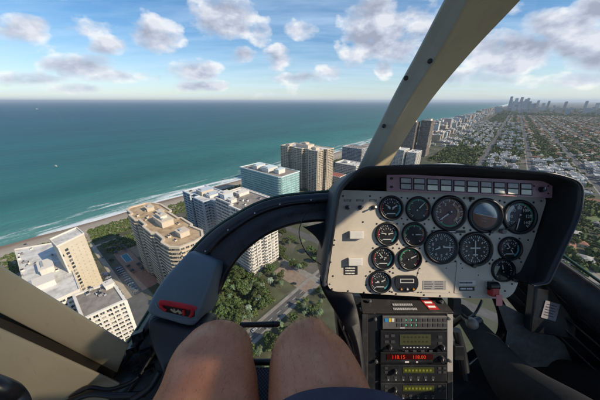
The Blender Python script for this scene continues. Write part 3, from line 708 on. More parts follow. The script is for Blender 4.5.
# the rest of the urban forest as one mass of foliage
V=[];Fc=[];Mi=[]
def clump(x,y,z,r,n,mi):
    for _ in range(n):
        d=Vector((rr.gauss(0,1),rr.gauss(0,1),abs(rr.gauss(0,.8)))).normalized(); c=Vector((x,y,z))+Vector((d.x*r,d.y*r,d.z*r*.9))*rr.uniform(.5,1)
        nn_=(d+Vector((rr.gauss(0,.5),rr.gauss(0,.5),rr.gauss(0,.5)))).normalized(); a=nn_.orthogonal().normalized(); b=nn_.cross(a); l=r*rr.uniform(.25,.5)*(1.25 if n<15 else 1)
        i=len(V); V.extend([c-a*l,c-b*l*.8,c+a*l,c+b*l*.8]); Fc.append((i,i+1,i+2,i+3)); Mi.append(mi)
cnt=0
while cnt<21000:
    q_=rr.random(); s=rr.uniform(280,4300) if q_<.6 else (rr.uniform(280,1600) if q_<.8 else rr.uniform(3800,8500)); t=rr.uniform(-150,900 if s<4300 else 1500)
    if not visible_right(s,t): continue
    if t<-40 and s<700: continue
    if any(abs(t-q)<9 for q in (-34,64,158,262,370,480,600)): continue
    if 600<s<930 and -20<t<220 and rr.random()<.85: continue
    x,y=XY(s,t); d=math.hypot(s,t); r=rr.uniform(2.5,6.0)*(1 if s<3800 else rr.uniform(1.5,3))
    clump(x,y,2.0,r,30 if d<900 else (14 if d<1800 else 9),0 if rr.random()<.8 else 1); cnt+=1
me=bpy.data.meshes.new('distant_trees'); me.from_pydata([tuple(v) for v in V],[],Fc); me.materials.append(leafA); me.materials.append(leafB); me.polygons.foreach_set('material_index',Mi)
o=link('distant_trees',me); tag(o,'dark green tree canopy filling the streets between houses','trees',None,'stuff')
# dune scrub
V=[];Fc=[];Mi=[]
for (a,b,c,d,n) in [(-60,24,-372,-322,700),(30,108,-374,-336,900),(112,300,-374,-336,1300),(34,60,-322,-290,200),(-8,20,-322,-292,160),(300,760,-345,-322,400),(60,110,-322,-258,260)]:
    for _ in range(n):
        s,t=rr.uniform(a,b),rr.uniform(c,d); x,y=XY(s,t); clump(x,y,0,rr.uniform(1.0,2.4),16,0 if rr.random()<.7 else 1)
me=bpy.data.meshes.new('dune_scrub'); me.from_pydata([tuple(v) for v in V],[],Fc); me.materials.append(leafA); me.materials.append(leafB); me.polygons.foreach_set('material_index',Mi)
o=link('dune_scrub',me); tag(o,'low dark green scrub growing on the dunes behind the beach','scrub',None,'stuff')
# ground under the gardens
lawn=mat('lawn',(.070,.074,.040),.95,var=.4,scale=.08,bump=.3); soil=mat('garden_soil',(.13,.105,.075),.95,var=.35,scale=.1); deckm=mat('terracotta_paving',(.30,.17,.12),.85,var=.2,scale=.3); sandp=mat('sandy_path',(.36,.31,.24),.9,var=.2,scale=.2)
sheet('lawn',[(22,-362),(24,-300),(120,-300),(120,-362)],.03,lawn)['kind']='structure'
sheet('lawn',[(-80,-362),(-80,-330),(17,-330),(17,-362)],.034,lawn)
sheet('lawn',[(10,-200),(10,-109),(125,-109),(125,-200)],.014,lawn)
sheet('lawn',[(20,-92),(20,-48),(190,-48),(190,-92)],.014,lawn)
sheet('lawn',[(165,-92),(165,-48),(290,-48),(290,-92)],.018,lawn)
sheet('lawn',[(560,88),(560,150),(640,150),(640,88)],.018,lawn)
sheet('golf_lawn',[(460,110),(470,146),(590,146),(590,120)],.03,mat('golf_green',(.10,.13,.05),.95,var=.3,scale=.05))
sheet('park_ground',[(700,-160),(700,-52),(990,-52),(990,-160)],.022,lawn)
strip('path',24,28,-362,-205,.05,sandp); strip('path',72,76,-366,-262,.05,sandp); strip('path',24,110,-324,-320,.055,sandp)
strip('pool_deck',36,50,-310,-206,.045,deckm); strip('pool_deck',50.5,72,-306,-262,.045,mat('deck_brown',(.27,.20,.13),.85,var=.2,scale=.3))
strip('parking_lot',19,35.5,-262,-150,.04,asph); strip('parking_lot',620,660,60,150,.04,asph); strip('parking_lot',300,330,74,110,.04,pave)
strip('driveway',139,146,-146,-94,.03,pave); strip('driveway',124,139,-138,-94,.034,mat('driveway_paving',(.22,.17,.13),.85,var=.2,scale=.3))
strip('driveway',70,76,-146,-108,.03,pave)
# garden cabanas and pool
pool=MB(); x,y=XY(43,-270); pool.prism(rect(-9,9,-3,3),-.0,.10,white); o=pool.build('swimming_pool',None,(x,y,.05),(0,0,-AZ)); 
MB2=MB(); MB2.box(-8.6,8.6,-2.6,2.6,.101,.12,mat('pool_water',(.05,.16,.18),.1,var=.1)); wq=MB2.build('pool_water',o); tag(o,'small turquoise pool in the terracotta garden beside the tan condominium','pool')
for i,(s,t) in enumerate([(46.5,-296),(46.5,-286),(39,-300),(39,-288),(39,-250),(39,-240),(46.5,-246),(46.5,-236)]):
    x,y=XY(s,t); root=empty('cabana',(x,y,.05),-AZ); tag(root,'dark-roofed cabana in the terracotta garden left of the tan condominium','cabana','cabanas in the terracotta garden')
    mb=MB(); mb.add([(-2.4,-1.8,2.4),(2.4,-1.8,2.4),(2.4,1.8,2.4),(-2.4,1.8,2.4),(0,0,3.5)],[(0,1,4),(1,2,4),(2,3,4),(3,0,4),(3,2,1,0)],awn); mb.build('roof',root)
    for a in (-2,2):
        for b in (-1.5,1.5): mb=MB(); mb.box(a-.1,a+.1,b-.1,b+.1,0,2.4,white); mb.build('post',root)
# ------------------------------------------------------------ cars
def carpaint(n,c): return mat('car_paint_'+n,c,.3,metal=.2,var=.05,coat=.6,spec=.6)
tyre=mat('tyre',(.02,.02,.02),.9); cglass=mat('car_glass',(.02,.025,.03),.1,spec=.9)
CARS={}
def car(n,c,s,t,ang,label,group,full=True):
    if n not in CARS:
        mb=MB(); prof=[(-2.2,.35),(-2.25,.75),(-1.9,.95),(-1.3,1.0),(1.0,.98),(2.0,.82),(2.25,.6),(2.2,.35)]
        vs=[(x,-.88,z) for x,z in prof]+[(x,.88,z) for x,z in prof]; k=len(prof)
        mb.add(vs,[(i,(i+1)%k,k+(i+1)%k,k+i) for i in range(k)]+[tuple(range(k-1,-1,-1)),tuple(range(k,2*k))],carpaint(n,c))
        mb.box(-1.25,.35,-.66,.66,1.36,1.44,carpaint(n,c)); body=mb.mesh('body')
        g=MB(); g.add([(-1.75,-.80,.98),(.95,-.80,.98),(.35,-.66,1.36),(-1.25,-.66,1.36),(-1.75,.80,.98),(.95,.80,.98),(.35,.66,1.36),(-1.25,.66,1.36)],[(0,1,2,3),(7,6,5,4),(1,5,6,2),(0,3,7,4)],cglass)
        wh=MB(); wh.tube([(0,-.1,0),(0,.12,0)],.33,tyre,12)
        CARS[n]=(body,g.mesh('glass'),wh.mesh('wheel'))
    x,y=XY(s,t); root=empty('parked_car',(x,y,.055),-AZ+ang); tag(root,label,'car',group)
    b,g,wm=CARS[n]; link('body',b,root); link('window_glass',g,root)
    if full:
        for a in (-1.4,1.35):
            for q in (-.8,.8): link('wheel',wm,root,(a,q,.33))
pal=[('silver',(.45,.46,.47)),('black',(.02,.02,.022)),('white',(.65,.65,.64)),('grey',(.16,.17,.18)),('blue',(.05,.09,.20)),('red',(.32,.03,.03))]
for i in range(26):
    n,c=pal[rr.choice([0,0,1,2,3,4,4,0])]
    t=-256+ (i//2)*3.4*2*.62; s=22.0 if i%2 else 32.5
    car(n,c,s,t,math.pi/2,f'{n} car in the crowded row between the white block and the terracotta garden','cars parked between the hotel and the garden')
s,t=hitst(294,284); car('black',pal[1][1],s,t,.6,'lone dark car at the road junction beyond the arch','')
for i in range(4):
    n,c=pal[rr.choice([0,1,2,3])]; car(n,c,rr.uniform(20,180),-103 if i%2 else -99,math.pi/2,f'{n} car on the avenue running below the knees','cars on the avenue below the knees')
for i in range(60):
    n,c=pal[rr.choice([0,1,2,2,3,5])]; car(n,c,622+ (i%4)*10,64+(i//4)*5.2,0,f'{n} car in the crowded lot behind the right end of the panel hood','cars parked behind the panel hood',False)
for i in range(36):
    n,c=pal[rr.choice([0,1,2,3])]; car(n,c,rr.uniform(380,1500),rr.choice([60.5,67,153,162,-39,-29]),math.pi/2,f'{n} car driving on a straight avenue among the distant houses','cars on the distant avenues',False)
# ------------------------------------------------------------ boats
def boat(name,label,x,y,sc,rz):
    root=empty(name,(x,y,-1.2),rz); root.scale=(sc,)*3; tag(root,label,'boat')
    mb=MB(); hull=[(-5,-1.5),(-5,1.5),(1,1.6),(4,.9),(6,0),(4,-.9),(1,-1.6)][::-1]; n=7
    mb.add([(p[0]*.92,p[1]*.7,-.3) for p in hull]+[(p[0],p[1],1.3) for p in hull],[(i,(i+1)%n,n+(i+1)%n,n+i) for i in range(n)]+[tuple(range(n,2*n))],white); mb.f=[f[::-1] for f in mb.f] if False else mb.f
    mb.build('hull',root); mb=MB(); mb.box(-3,1.5,-1.0,1.0,1.303,3.0,white); mb.box(-3.3,1.8,-1.15,1.15,3.003,3.15,white); mb.build('cabin',root)
    mb=MB(); mb.box(1.503,1.56,-.9,.9,1.9,2.8,glass_d); mb.box(-2.5,1.2,-1.03,-1.003,2.0,2.7,glass_d); mb.box(-2.5,1.2,1.003,1.03,2.0,2.7,glass_d); mb.build('window',root)
s,t=hitst(37,109); x,y=XY(s,t); boat('boat','distant white boat near the horizon at upper left',x,y,3.6,.6)
s,t=hitst(56,166); x,y=XY(s,t); boat('boat','small white boat on the teal water off the beach',x,y,1.0,-.4)
mw=MB(); 
# ------------------------------------------------------------ haze
hzb=MB(); hzb.box(-30000,30000,-2500,42000,-2.4,262,None) if False else None
t=NT('haze_air'); t.t.nodes.remove(t.b); pv=t.n('ShaderNodeVolumePrincipled'); pv.inputs['Color'].default_value=(.74,.86,1,1); pv.inputs['Density'].default_value=.000045; pv.inputs['Anisotropy'].default_value=.2
t.l(pv.outputs[0],t.out.inputs['Volume'])
hb=MB(); hb.box(-96000,96000,-96000,110000,-3.0,262,t.mat); ho=hb.build('haze'); tag(ho,'pale blue sea haze between the helicopter and the horizon','haze',None,'stuff')
# ============================================================ cockpit
EYE=Vector((0,0,H))
def L(u,v,d): return Vector(((u-300)/F*d, d*CP+(200-v)/F*d*SP, -d*SP+(200-v)/F*d*CP))
def paintm(name,c,rough=.35,spec=.5,bump=.02): return mat(name,c,rough,var=.10,scale=9,bump=bump,bscale=160,spec=spec,bdist=.002)
def worn(name,c,edge,rough,scale=14,amt=.5,bs=220,bstr=.12,spec=.5,metal=0,fine=None):
    """interior paint or plastic with scuffs, dust and fine grain"""
    if name in MC: return MC[name]
    t=NT(name); o=t.obj()
    a=t.ramp(t.noise(o,scale,7,.72),[(.50,(0,0,0)),(.72,(1,1,1))]); mp=t.n('ShaderNodeMapping'); mp.inputs['Scale'].default_value=(1,8,1); mp.inputs['Rotation'].default_value=(.4,.7,.5); t.l(o,mp.inputs[0])
    b=t.ramp(t.noise(mp.outputs[0],scale*5,4,.7),[(.60,(0,0,0)),(.70,(1,1,1))])
    f=t.math('MULTIPLY',t.math('MAXIMUM',a,t.math('MULTIPLY',b,.6)),amt)
    t.l(t.mix(f,c,edge),t.b.inputs['Base Color'])
    t.l(t.math('MULTIPLY_ADD',a,.2,rough-.08,clamp=True),t.b.inputs['Roughness']); t.b.inputs['Specular IOR Level'].default_value=spec; t.b.inputs['Metallic'].default_value=metal
    t.bump(t.noise(o,bs,3,.6),bstr,.001); MC[name]=t.mat; return t.mat
plastic=worn('black_plastic',(.012,.013,.016),(.05,.052,.056),.42)
frame_b=worn('frame_black',(.010,.012,.017),(.045,.052,.066),.34,scale=10,amt=.35)
hoodm=worn('hood_leather',(.020,.024,.032),(.075,.085,.105),.48,scale=7,bs=420,bstr=.5,amt=.4)
hood_in=worn('hood_inner',(.013,.013,.014),(.03,.03,.032),.7,bs=500,bstr=.5)
panelm=worn('panel_paint',(.56,.51,.43),(.34,.30,.25),.46,scale=11,amt=.5,bs=300,bstr=.06)
gold=worn('beige_airframe_paint',(.58,.49,.33),(.38,.30,.19),.36,scale=6,amt=.55,bs=120,bstr=.05)
pillar_shade=worn('pillar_shaded_side',(.46,.46,.41),(.32,.31,.27),.42,scale=6,amt=.5,bs=120,bstr=.05)  # greyer than the beige: shade of the pillar's left face put into colour
mauve=worn('mauve_anodised',(.36,.19,.22),(.46,.32,.32),.38,scale=30)
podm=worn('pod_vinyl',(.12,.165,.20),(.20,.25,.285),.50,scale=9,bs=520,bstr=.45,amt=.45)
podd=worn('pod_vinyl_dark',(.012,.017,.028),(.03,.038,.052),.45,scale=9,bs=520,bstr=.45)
redf=mat('red_fabric',(.55,.012,.022),.65,var=.3,scale=60,bump=.4,bscale=900,bdist=.001); redp=mat('red_plastic',(.45,.03,.03),.4,var=.1,scale=30); pinkp=mat('pink_tag',(.75,.25,.24),.5)
whitep=worn('white_plastic',(.66,.65,.62),(.42,.40,.37),.45,scale=40); creaml=mat('sunlit_cream_lens',(.92,.86,.72),.35,var=.15,scale=60); grayl=mat('grey_lens',(.42,.40,.38),.3,var=.2,scale=60)
chrome=mat('worn_metal',(.48,.47,.45),.32,metal=.9,var=.2,scale=60); screwm=mat('dark_screw',(.03,.03,.03),.4,metal=.4)
dialm=mat('dial_black',(.012,.012,.013),.5,var=.2,scale=80); wm_=mat('dial_white',(.85,.85,.82),.6,var=.05); gm_=mat('dial_green',(.03,.34,.16),.6); rm_=mat('dial_red',(.50,.03,.03),.6); ym_=mat('dial_orange',(.62,.25,.03),.6); bm_=mat('dial_cyan',(.10,.42,.45),.6)
skyd=mat('horizon_blue',(.16,.26,.36),.5,var=.3,scale=60); brnd=mat('horizon_brown',(.22,.085,.045),.5,var=.3,scale=60); red_refl=mat('dial_red_reflection',(.13,.045,.035),.45,var=.6,scale=50)  # maroon dial colour stands in for a reddish reflection
fabric=mat('black_trousers',(.006,.006,.008),.85,var=.5,scale=22,bump=.6,bscale=900,bdist=.0012)
def thinglass(name,tint,refl,rough=.02,scr=0):
    t=NT(name); t.t.nodes.remove(t.b); tr=t.n('ShaderNodeBsdfTransparent'); tr.inputs[0].default_value=(*tint,1); gl=t.n('ShaderNodeBsdfGlossy'); gl.inputs['Roughness'].default_value=rough
    lw=t.n('ShaderNodeFresnel'); lw.inputs[0].default_value=1.45; f=t.math('MULTIPLY',lw.outputs[0],refl,clamp=True); m=t.n('ShaderNodeMixShader')
    if scr:
        o=t.obj(); s=t.ramp(t.noise(o,2.2,6,.7),[(.5,(0,0,0)),(.8,(1,1,1))]); f=t.math('MULTIPLY_ADD',s,scr,f,clamp=True)
    t.l(f,m.inputs[0]); t.l(tr.outputs[0],m.inputs[1]); t.l(gl.outputs[0],m.inputs[2]); t.l(m.outputs[0],t.out.inputs[0]); return t.mat
perspex=thinglass('perspex',(.97,.985,.98),.8,.02,.012); lens_g=thinglass('instrument_glass',(.97,.97,.97),.35,.03)

heli=empty('helicopter',EYE,0); tag(heli,'beige and black helicopter cabin with pillars, sills and curved windows around the viewer','helicopter')
def band(name,rows,m,parent=heli,th=.02,closed=False,smooth=True,bev=.003,mats=None):
    """rows: list of cross-section rows, each a list of points; extruded away from the eye by th"""
    mb=MB(); nr=len(rows); nc=len(rows[0]); vs=[p for r in rows for p in r]
    back=[p+Vector(p).normalized()*th for p in vs]; k=nr*nc
    fs=[(i*nc+j,i*nc+j+1,(i+1)*nc+j+1,(i+1)*nc+j) for i in range(nr-1) for j in range(nc-1)]
    for i in range(nr-1):
        for j in range(nc-1):
            mm=m if mats is None else mats[j]
            q=fs[i*(nc-1)+j]; mb.add([vs[x] for x in q],[(0,1,2,3)],mm,smooth)
    bf=[tuple(k+x for x in f[::-1]) for f in fs]
    mb.add(vs+back,bf,m,smooth)
    ed=[]
    for i in range(nr-1): ed+= [(i*nc,(i+1)*nc,k+(i+1)*nc,k+i*nc),((i+1)*nc+nc-1,i*nc+nc-1,k+i*nc+nc-1,k+(i+1)*nc+nc-1)]
    for j in range(nc-1): ed+= [(j+1,j,k+j,k+j+1),((nr-1)*nc+j,(nr-1)*nc+j+1,k+(nr-1)*nc+j+1,k+(nr-1)*nc+j)]
    mb.add(vs+back,ed,m,False)
    me=mb.mesh(name); bm=bmesh.new(); bm.from_mesh(me); bmesh.ops.remove_doubles(bm,verts=bm.verts,dist=1e-5); bmesh.ops.recalc_face_normals(bm,faces=bm.faces)
    for f in bm.faces: f.smooth=smooth
    bm.to_mesh(me); bm.free(); o=link(name,me,parent)
    if bev:
        b=o.modifiers.new('Bevel','BEVEL'); b.width=bev; b.segments=3; b.limit_method='ANGLE'; b.angle_limit=R(35)
    e=o.modifiers.new('Edges','EDGE_SPLIT') ; e.split_angle=R(50)
    return o
def catmull(pts,n=6):
    P=[Vector(p) for p in pts]; out=[]
    for i in range(len(P)-1):
        a=P[max(0,i-1)];b=P[i];c=P[i+1];d=P[min(len(P)-1,i+2)]
        for k in range(n):
            t=k/n; out.append(.5*((2*b)+(c-a)*t+(2*a-5*b+4*c-d)*t*t+(3*b-a-3*c+d)*t**3))
    out.append(P[-1]); return out
def slab(name,pts,m,parent=heli,th=.02,bev=.003,mtx=None):
    """a flat or slightly warped plate with real thickness"""
    mb=MB(); n=len(pts); P=[Vector(p) for p in pts]; nrm=Vector((0,0,0))
    for i in range(n): nrm+=P[i].cross(P[(i+1)%n])
    nrm.normalize()
    if nrm.dot(P[0])>0: nrm=-nrm
    back=[p-nrm*th for p in P]
    mb.add(P+back,[tuple(range(n)),tuple(range(2*n-1,n-1,-1))]+[(i,n+i,n+(i+1)%n,(i+1)%n) for i in range(n)],m)
    me=mb.mesh(name); bm=bmesh.new(); bm.from_mesh(me); bmesh.ops.recalc_face_normals(bm,faces=bm.faces); bm.to_mesh(me); bm.free()
    o=link(name,me,parent)
    if bev: b=o.modifiers.new('Bevel','BEVEL'); b.width=bev; b.segments=3; b.limit_method='ANGLE'; b.angle_limit=R(35)
    return o
def rivet(p,r,m=chrome,parent=heli,name='rivet'):
    mb=MB(); d=-Vector(p).normalized(); mb.tube([Vector(p)-d*.002,Vector(p)+d*.0008,Vector(p)+d*.0016],[r,r,r*.55],m,10); return mb.build(name,parent)
# ---- centre windshield pillar (two faces meeting in a ridge)
pil=[((356,172),(372,170),(386,170),.76),((388,106),(404,109),(423,111),.62),((417,52),(439,54),(466,58),.52),((446,-4),(471,-4),(524,-4),.44),((476,-62),(505,-66),(578,-66),.38),((506,-120),(545,-130),(640,-130),.33)]
rows=[]
lf=catmull([L(*a,d+.015) for a,b,c,d in pil],7); md=catmull([L(*b,d) for a,b,c,d in pil],7); rt=catmull([L(*c,d+.035) for a,b,c,d in pil],7)
rows=[[a,a.lerp(b,.5)+(b-a).cross(Vector((0,0,1))).normalized()*-.001,b,b.lerp(c,.5),c] for a,b,c in zip(lf,md,rt)]
band('windshield_pillar',rows,pillar_shade,th=.03,mats=[pillar_shade,pillar_shade,gold,gold],smooth=False,bev=.006)
for (u,v,d) in ((406,78,.555),(430,61,.53),(384,126,.66)): rivet(L(u,v,d-.004),.0055,screwm,name='screw')
# ---- curved lower windshield frame
outer=[(338,192,.70),(310,194,.69),(283,197,.68),(258,204,.67),(234,217,.655),(212,232,.64),(192,252,.62),(172,278,.60),(152,308,.575),(134,336,.55),(112,366,.53),(84,404,.51)]
inner=[(338,222,.68),(314,222,.67),(290,226,.66),(266,236,.65),(246,251,.635),(232,268,.62),(220,292,.60),(200,318,.585),(176,338,.565),(158,352,.545),(140,380,.52),(112,420,.50)]
O=catmull([L(*p) for p in outer],6); I=catmull([L(*p) for p in inner],6)
rows=[]
for a,b in zip(O,I):
    k=Vector((0,-.012,.006)); rows.append([a,a.lerp(b,.16)+k*.9,a.lerp(b,.30)+k,a.lerp(b,.36)+k*.2,a.lerp(b,.7)+k*.1,b.lerp(a,.08)+k*.8,b])
band('windshield_frame',rows,frame_b,th=.03,bev=.002)
for f,w in ((.10,.24),(.20,.24),(.30,.24),(.40,.24),(.50,.25),(.60,.2),(.68,.2)):
    i=int(f*(len(O)-1)); p=O[i].lerp(I[i],w); rivet(p+Vector((0,-.014,.007)),.0026)
# rubber seal with a greenish perspex edge outside the frame
mb=MB(); mb.tube([p+p.normalized()*.02+Vector((0,0,.004)) for p in O],.0045,mat('perspex_edge',(.03,.07,.05),.2,var=.2,scale=40),8); mb.build('window_seal',heli)
# ---- post between the bubble and the console
pl=[(302,226),(318,240),(323,262),(320,284),(335,312),(350,338),(356,372),(356,430)]; pr=[(340,215),(342,240),(345,262),(350,284),(358,312),(362,338),(366,372),(368,430)]
a=catmull([L(u,v,.665-.0008*(v-226)) for u,v in pl],5); b=catmull([L(u,v,.66-.0008*(v-226)) for u,v in pr],5)
band('console_post',[[p,p.lerp(q,.1)+Vector((0,-.01,0)),p.lerp(q,.5)+Vector((0,-.014,0)),q] for p,q in zip(a,b)],worn('post_black',(.005,.006,.009),(.012,.014,.018),.5,spec=.18),th=.03,bev=.002)
for (u,v) in ((331,262),(330,284),(339,306),(335,240)): rivet(L(u,v,.60),.0026)
mb=MB(); mb.tube(catmull([L(306,212,.62),L(299,232,.6),L(306,252,.6),L(320,264,.61),L(338,270,.62)],6),.0011,plastic,6); mb.build('cable',heli)
# ---- left door: sill frame, groove and lower trim
def bar(name,a0,b0,a1,b1,d0,d1,th,m,bev=.006,bulge=.006,n=10):
    rows=[]
    for i in range(n+1):
        t=i/n; p=L(*[x+(y-x)*t for x,y in zip(a0,a1)],d0+(d1-d0)*t); q=L(*[x+(y-x)*t for x,y in zip(b0,b1)],d0+(d1-d0)*t+.01)
        k=-(p+q).normalized()
        rows.append([p,p.lerp(q,.07)+k*bulge*.7,p.lerp(q,.35)+k*bulge,p.lerp(q,.8)+k*bulge*.8,q])
    return band(name,rows,m,th=th,bev=bev)
bar('door_frame',(-60,228),(-60,282),(129,344),(117,373),.25,.50,.03,gold)
slab('door_seal',[L(-70,270,.32),L(128,368,.535),L(122,392,.53),L(-70,340,.31)],mat('door_rubber',(.035,.028,.018),.6),th=.01,bev=.002)
bar('door_trim',(-60,300),(-60,420),(121,383),(84,436),.275,.49,.02,gold,bulge=.004)
mb=MB(); mb.tube(catmull([L(-12,384,.235),L(4,390,.24),L(14,396,.25),L(20,408,.25),L(20,430,.24)],6),.009,plastic,12); mb.build('door_handle',heli)
for k,(pts,r) in enumerate([([L(70,398,.44),L(88,388,.45),L(108,390,.46),L(128,384,.47),L(140,376,.47)],.004),([L(64,404,.43),L(90,394,.44),L(118,396,.45),L(146,394,.46)],.0055),([L(132,400,.44),L(150,388,.45),L(160,372,.46)],.006)]):
    mb=MB(); mb.tube(catmull(pts,5),r,plastic,8); mb.build('cable',heli)
# ---- dark side wall and switch boxes below the pod
slab('side_wall',[L(136,338,.575),L(160,300,.60),L(186,318,.61),L(212,330,.60),L(200,400,.58),L(176,450,.55),L(70,450,.50),L(112,372,.54)],plastic,th=.02)
for (u,v,w,h_) in ((138,336,10,8),(132,350,9,7),(146,354,10,8),(138,366,9,7),(150,370,8,6)):
    c=L(u,v,.535); mb=MB(); s_=.535/F; mb.box(-w*s_/2,w*s_/2,-h_*s_/2,h_*s_/2,-.01,.008,plastic); mb.tube([(0,0,.008),(0,0,.014)],.004,screwm,10)
    o=mb.build('switch_box',heli,c,(R(90)-PIT,0,R(30)),bevel=.001)
# ---- right door, sill and dark floor
bar('right_door_sill',(536,242),(522,262),(700,356),(690,420),.70,.50,.03,frame_b,bulge=.01)
mb=MB(); mb.tube([L(540,239,.71),L(620,296,.60),L(700,352,.50)],.004,mat('perspex_edge',(.03,.07,.05),.2),8); mb.build('window_seal',heli)
slab('right_door_panel',[L(522,262,.74),L(690,410,.56),L(690,520,.62),L(585,372,.82),L(500,292,.86)],plastic,th=.02)
for k in range(5):
    a=L(506+k*7,286-k*3.5,.80-k*.012); b=L(640+k*9,412-k*8,.60-k*.012); mb=MB(); mb.tube([a,b],.0035,frame_b,6); mb.build('door_rib',heli)
M=MB(); M.box(-.055,.055,-.10,.07,-.03,.0,plastic); M.box(-.05,.05,.045,.065,.0,.012,plastic); bx=M.build('map_pocket',heli,L(556,302,.70),(R(90)-PIT,0,R(-14)),bevel=.003)
M=MB(); M.box(-.018,.018,-.026,.026,.013,.0145,mat('label_grey',(.42,.40,.42),.7,var=.2,scale=80)); 
for k in range(5): M.box(-.013,.011-.003*(k%2),.016-k*.008,.018-k*.008,.0146,.015,mat('ink',(.06,.06,.07),.8))
M.build('label',bx,(-.012,-.028,-.0125),(0,0,R(-8)))
# curved chin-window frame on the pilot's side and scratched chin window
cf_=catmull([L(498,292,.86),L(509,312,.86),L(510,332,.86),L(500,350,.85),L(482,356,.84),L(470,366,.83)],6)
cg_=catmull([L(490,294,.88),L(497,314,.88),L(497,330,.88),L(489,341,.87),L(474,348,.86),L(462,356,.85)],6)
band('chin_window_frame',[[p,p.lerp(q,.5)+Vector((0,-.01,0)),q] for p,q in zip(cf_,cg_)],frame_b,th=.02,bev=.002)
t=NT('scratched_perspex'); o_=t.obj(); sc_=t.ramp(t.noise(o_,16,8,.75),[(.42,(.14,.143,.14)),(.62,(.30,.30,.28)),(.8,(.48,.48,.45))]); 
mpq=t.n('ShaderNodeMapping'); mpq.inputs['Scale'].default_value=(1,14,1); mpq.inputs['Rotation'].default_value=(0,0,.6); t.l(o_,mpq.inputs[0])
sc2=t.ramp(t.noise(mpq.outputs[0],12,4,.7),[(.63,(0,0,0)),(.72,(1,1,1))]); vo=t.n('ShaderNodeTexVoronoi'); vo.inputs['Scale'].default_value=110; t.l(o_,vo.inputs[0])
t.l(t.mix(t.math('MULTIPLY',sc2,.5),t.mix(t.math('MULTIPLY',vo.outputs['Distance'],.5),sc_,(.16,.16,.155)),(.30,.30,.28)),t.b.inputs['Base Color']); t.b.inputs['Roughness'].default_value=.42
slab('floor_plate',[L(497,301,.76),L(530,318,.75),L(560,340,.74),L(588,366,.73),L(502,368,.74),L(508,332,.755)],t.mat,th=.004,bev=.001)
slab('cabin_floor',[L(440,352,.90),L(500,356,.90),L(590,362,.88),L(760,470,.60),L(600,600,.5),L(420,560,.55),L(430,420,.75)],plastic,th=.02)
slab('cabin_floor',[L(338,372,.78),L(452,352,.86),L(452,560,.60),L(345,560,.60)],plastic,th=.02)
slab('firewall',[L(334,292,.72),L(372,300,.72),L(372,420,.70),L(350,420,.66),L(338,330,.70)],plastic,th=.02)
# pedals area: dark bar with a rounded end between the knees
mb=MB(); mb.tube([L(240,325,.70),L(262,324.5,.70),L(277,324,.70),L(280,324,.70)],[.0075,.0078,.0085,.006],plastic,14); mb.tube([L(272,324,.697),L(273.5,324,.697)],.0095,frame_b,14); mb.build('foot_bar',heli)
# seat pad between the thighs
t=NT('seat_mesh'); o_=t.obj(); ck=t.n('ShaderNodeTexChecker'); ck.inputs['Scale'].default_value=330; t.l(o_,ck.inputs[0]); ck.inputs[1].default_value=(.012,.015,.02,1); ck.inputs[2].default_value=(.16,.19,.23,1)
t.l(ck.outputs[0],t.b.inputs['Base Color']); t.b.inputs['Roughness'].default_value=.8
seat=empty('seat',EYE,0); tag(seat,"black mesh-covered seat edge showing between the bare thighs",'seat')
M=MB(); c=L(266,356,.46); M.box(-.19,.11,-.42,.0,-.08,0,t.mat); M.build('seat_cushion',seat,c+Vector((0,0,-.02)),(R(6),0,0),bevel=.02,seg=4)
M=MB(); M.tube([c+Vector((-.17,.003,-.022)),c+Vector((.10,.003,-.022))],.006,plastic,10); M.build('seat_piping',seat)
M=MB(); M.box(-.19,.21,-.50,-.42,-.08,.42,plastic); M.build('seat_back',seat,c+Vector((0,0,-.02)),(R(6),0,0),bevel=.02,seg=4)
# ---- roof, rear wall, right door posts: out of the picture, shaped and placed to shade or sunlight the cabin
M=MB(); M.box(-.62,.30,.10,.36,.46,.50,gold); M.box(.22,.30,-1.3,.10,.46,.50,gold); M.box(-.62,-.50,-1.3,.10,.46,.50,gold); M.box(-.50,.22,-1.3,-.60,.46,.50,gold); M.box(.30,1.15,.10,.62,.46,.50,gold); M.box(.30,1.15,-1.3,-.60,.46,.50,gold); M.box(.90,1.45,-.60,-.355,.46,.50,gold); M.box(.90,1.45,-.27,-.13,.46,.50,gold); M.box(.90,1.15,-.13,.0,.46,.50,gold); M.box(1.05,1.45,-.355,-.27,.46,.50,gold); M.box(.90,1.15,.0,.10,.46,.50,gold); M.build('roof',heli)  # unseen roof; gaps and overhang cut to throw sun patches and shade inside
M=MB(); M.box(.28,1.06,-.62,.12,.503,.507,perspex); M.build('added_roof_window',heli)  # added opening's pane, placed to let sun reach the door frame and thigh
M=MB(); M.tube([(1.22,.17,-.60),(1.20,.17,.0),(1.12,.19,.47)],.055,gold,12); M.build('unseen_door_post',heli)  # unseen post, added so its shadow falls on the panel
M=MB(); M.box(-.62,1.15,-1.34,-1.30,-1.0,-.35,plastic); M.build('rear_wall',heli)
M=MB(); M.tube([(1.16,-.42,-.55),(1.14,-.42,.0),(1.02,-.42,.47)],.05,gold,12); M.build('unseen_door_post',heli)
M=MB(); M.tube([(-.62,-.30,-.45),(-.66,-.30,.0),(-.58,-.30,.47)],.045,gold,12); M.build('unseen_door_post',heli)
M=MB(); M.box(-.66,1.2,-1.3,.55,-1.06,-1.02,plastic); M.build('rear_floor',heli)
# ---- perspex bubble
bm=bmesh.new(); bmesh.ops.create_uvsphere(bm,u_segments=64,v_segments=40,radius=1); 
bmesh.ops.delete(bm,geom=[v for v in bm.verts if v.co.y<.36],context='VERTS')
for v in bm.verts: v.co=Vector((v.co.x*1.05+.22,v.co.y*1.22-.05,v.co.z*.98-.28))
for f in bm.faces: f.smooth=True
me=bpy.data.meshes.new('windshield'); bm.to_mesh(me); bm.free(); me.materials.append(perspex); link('windshield',me,heli)

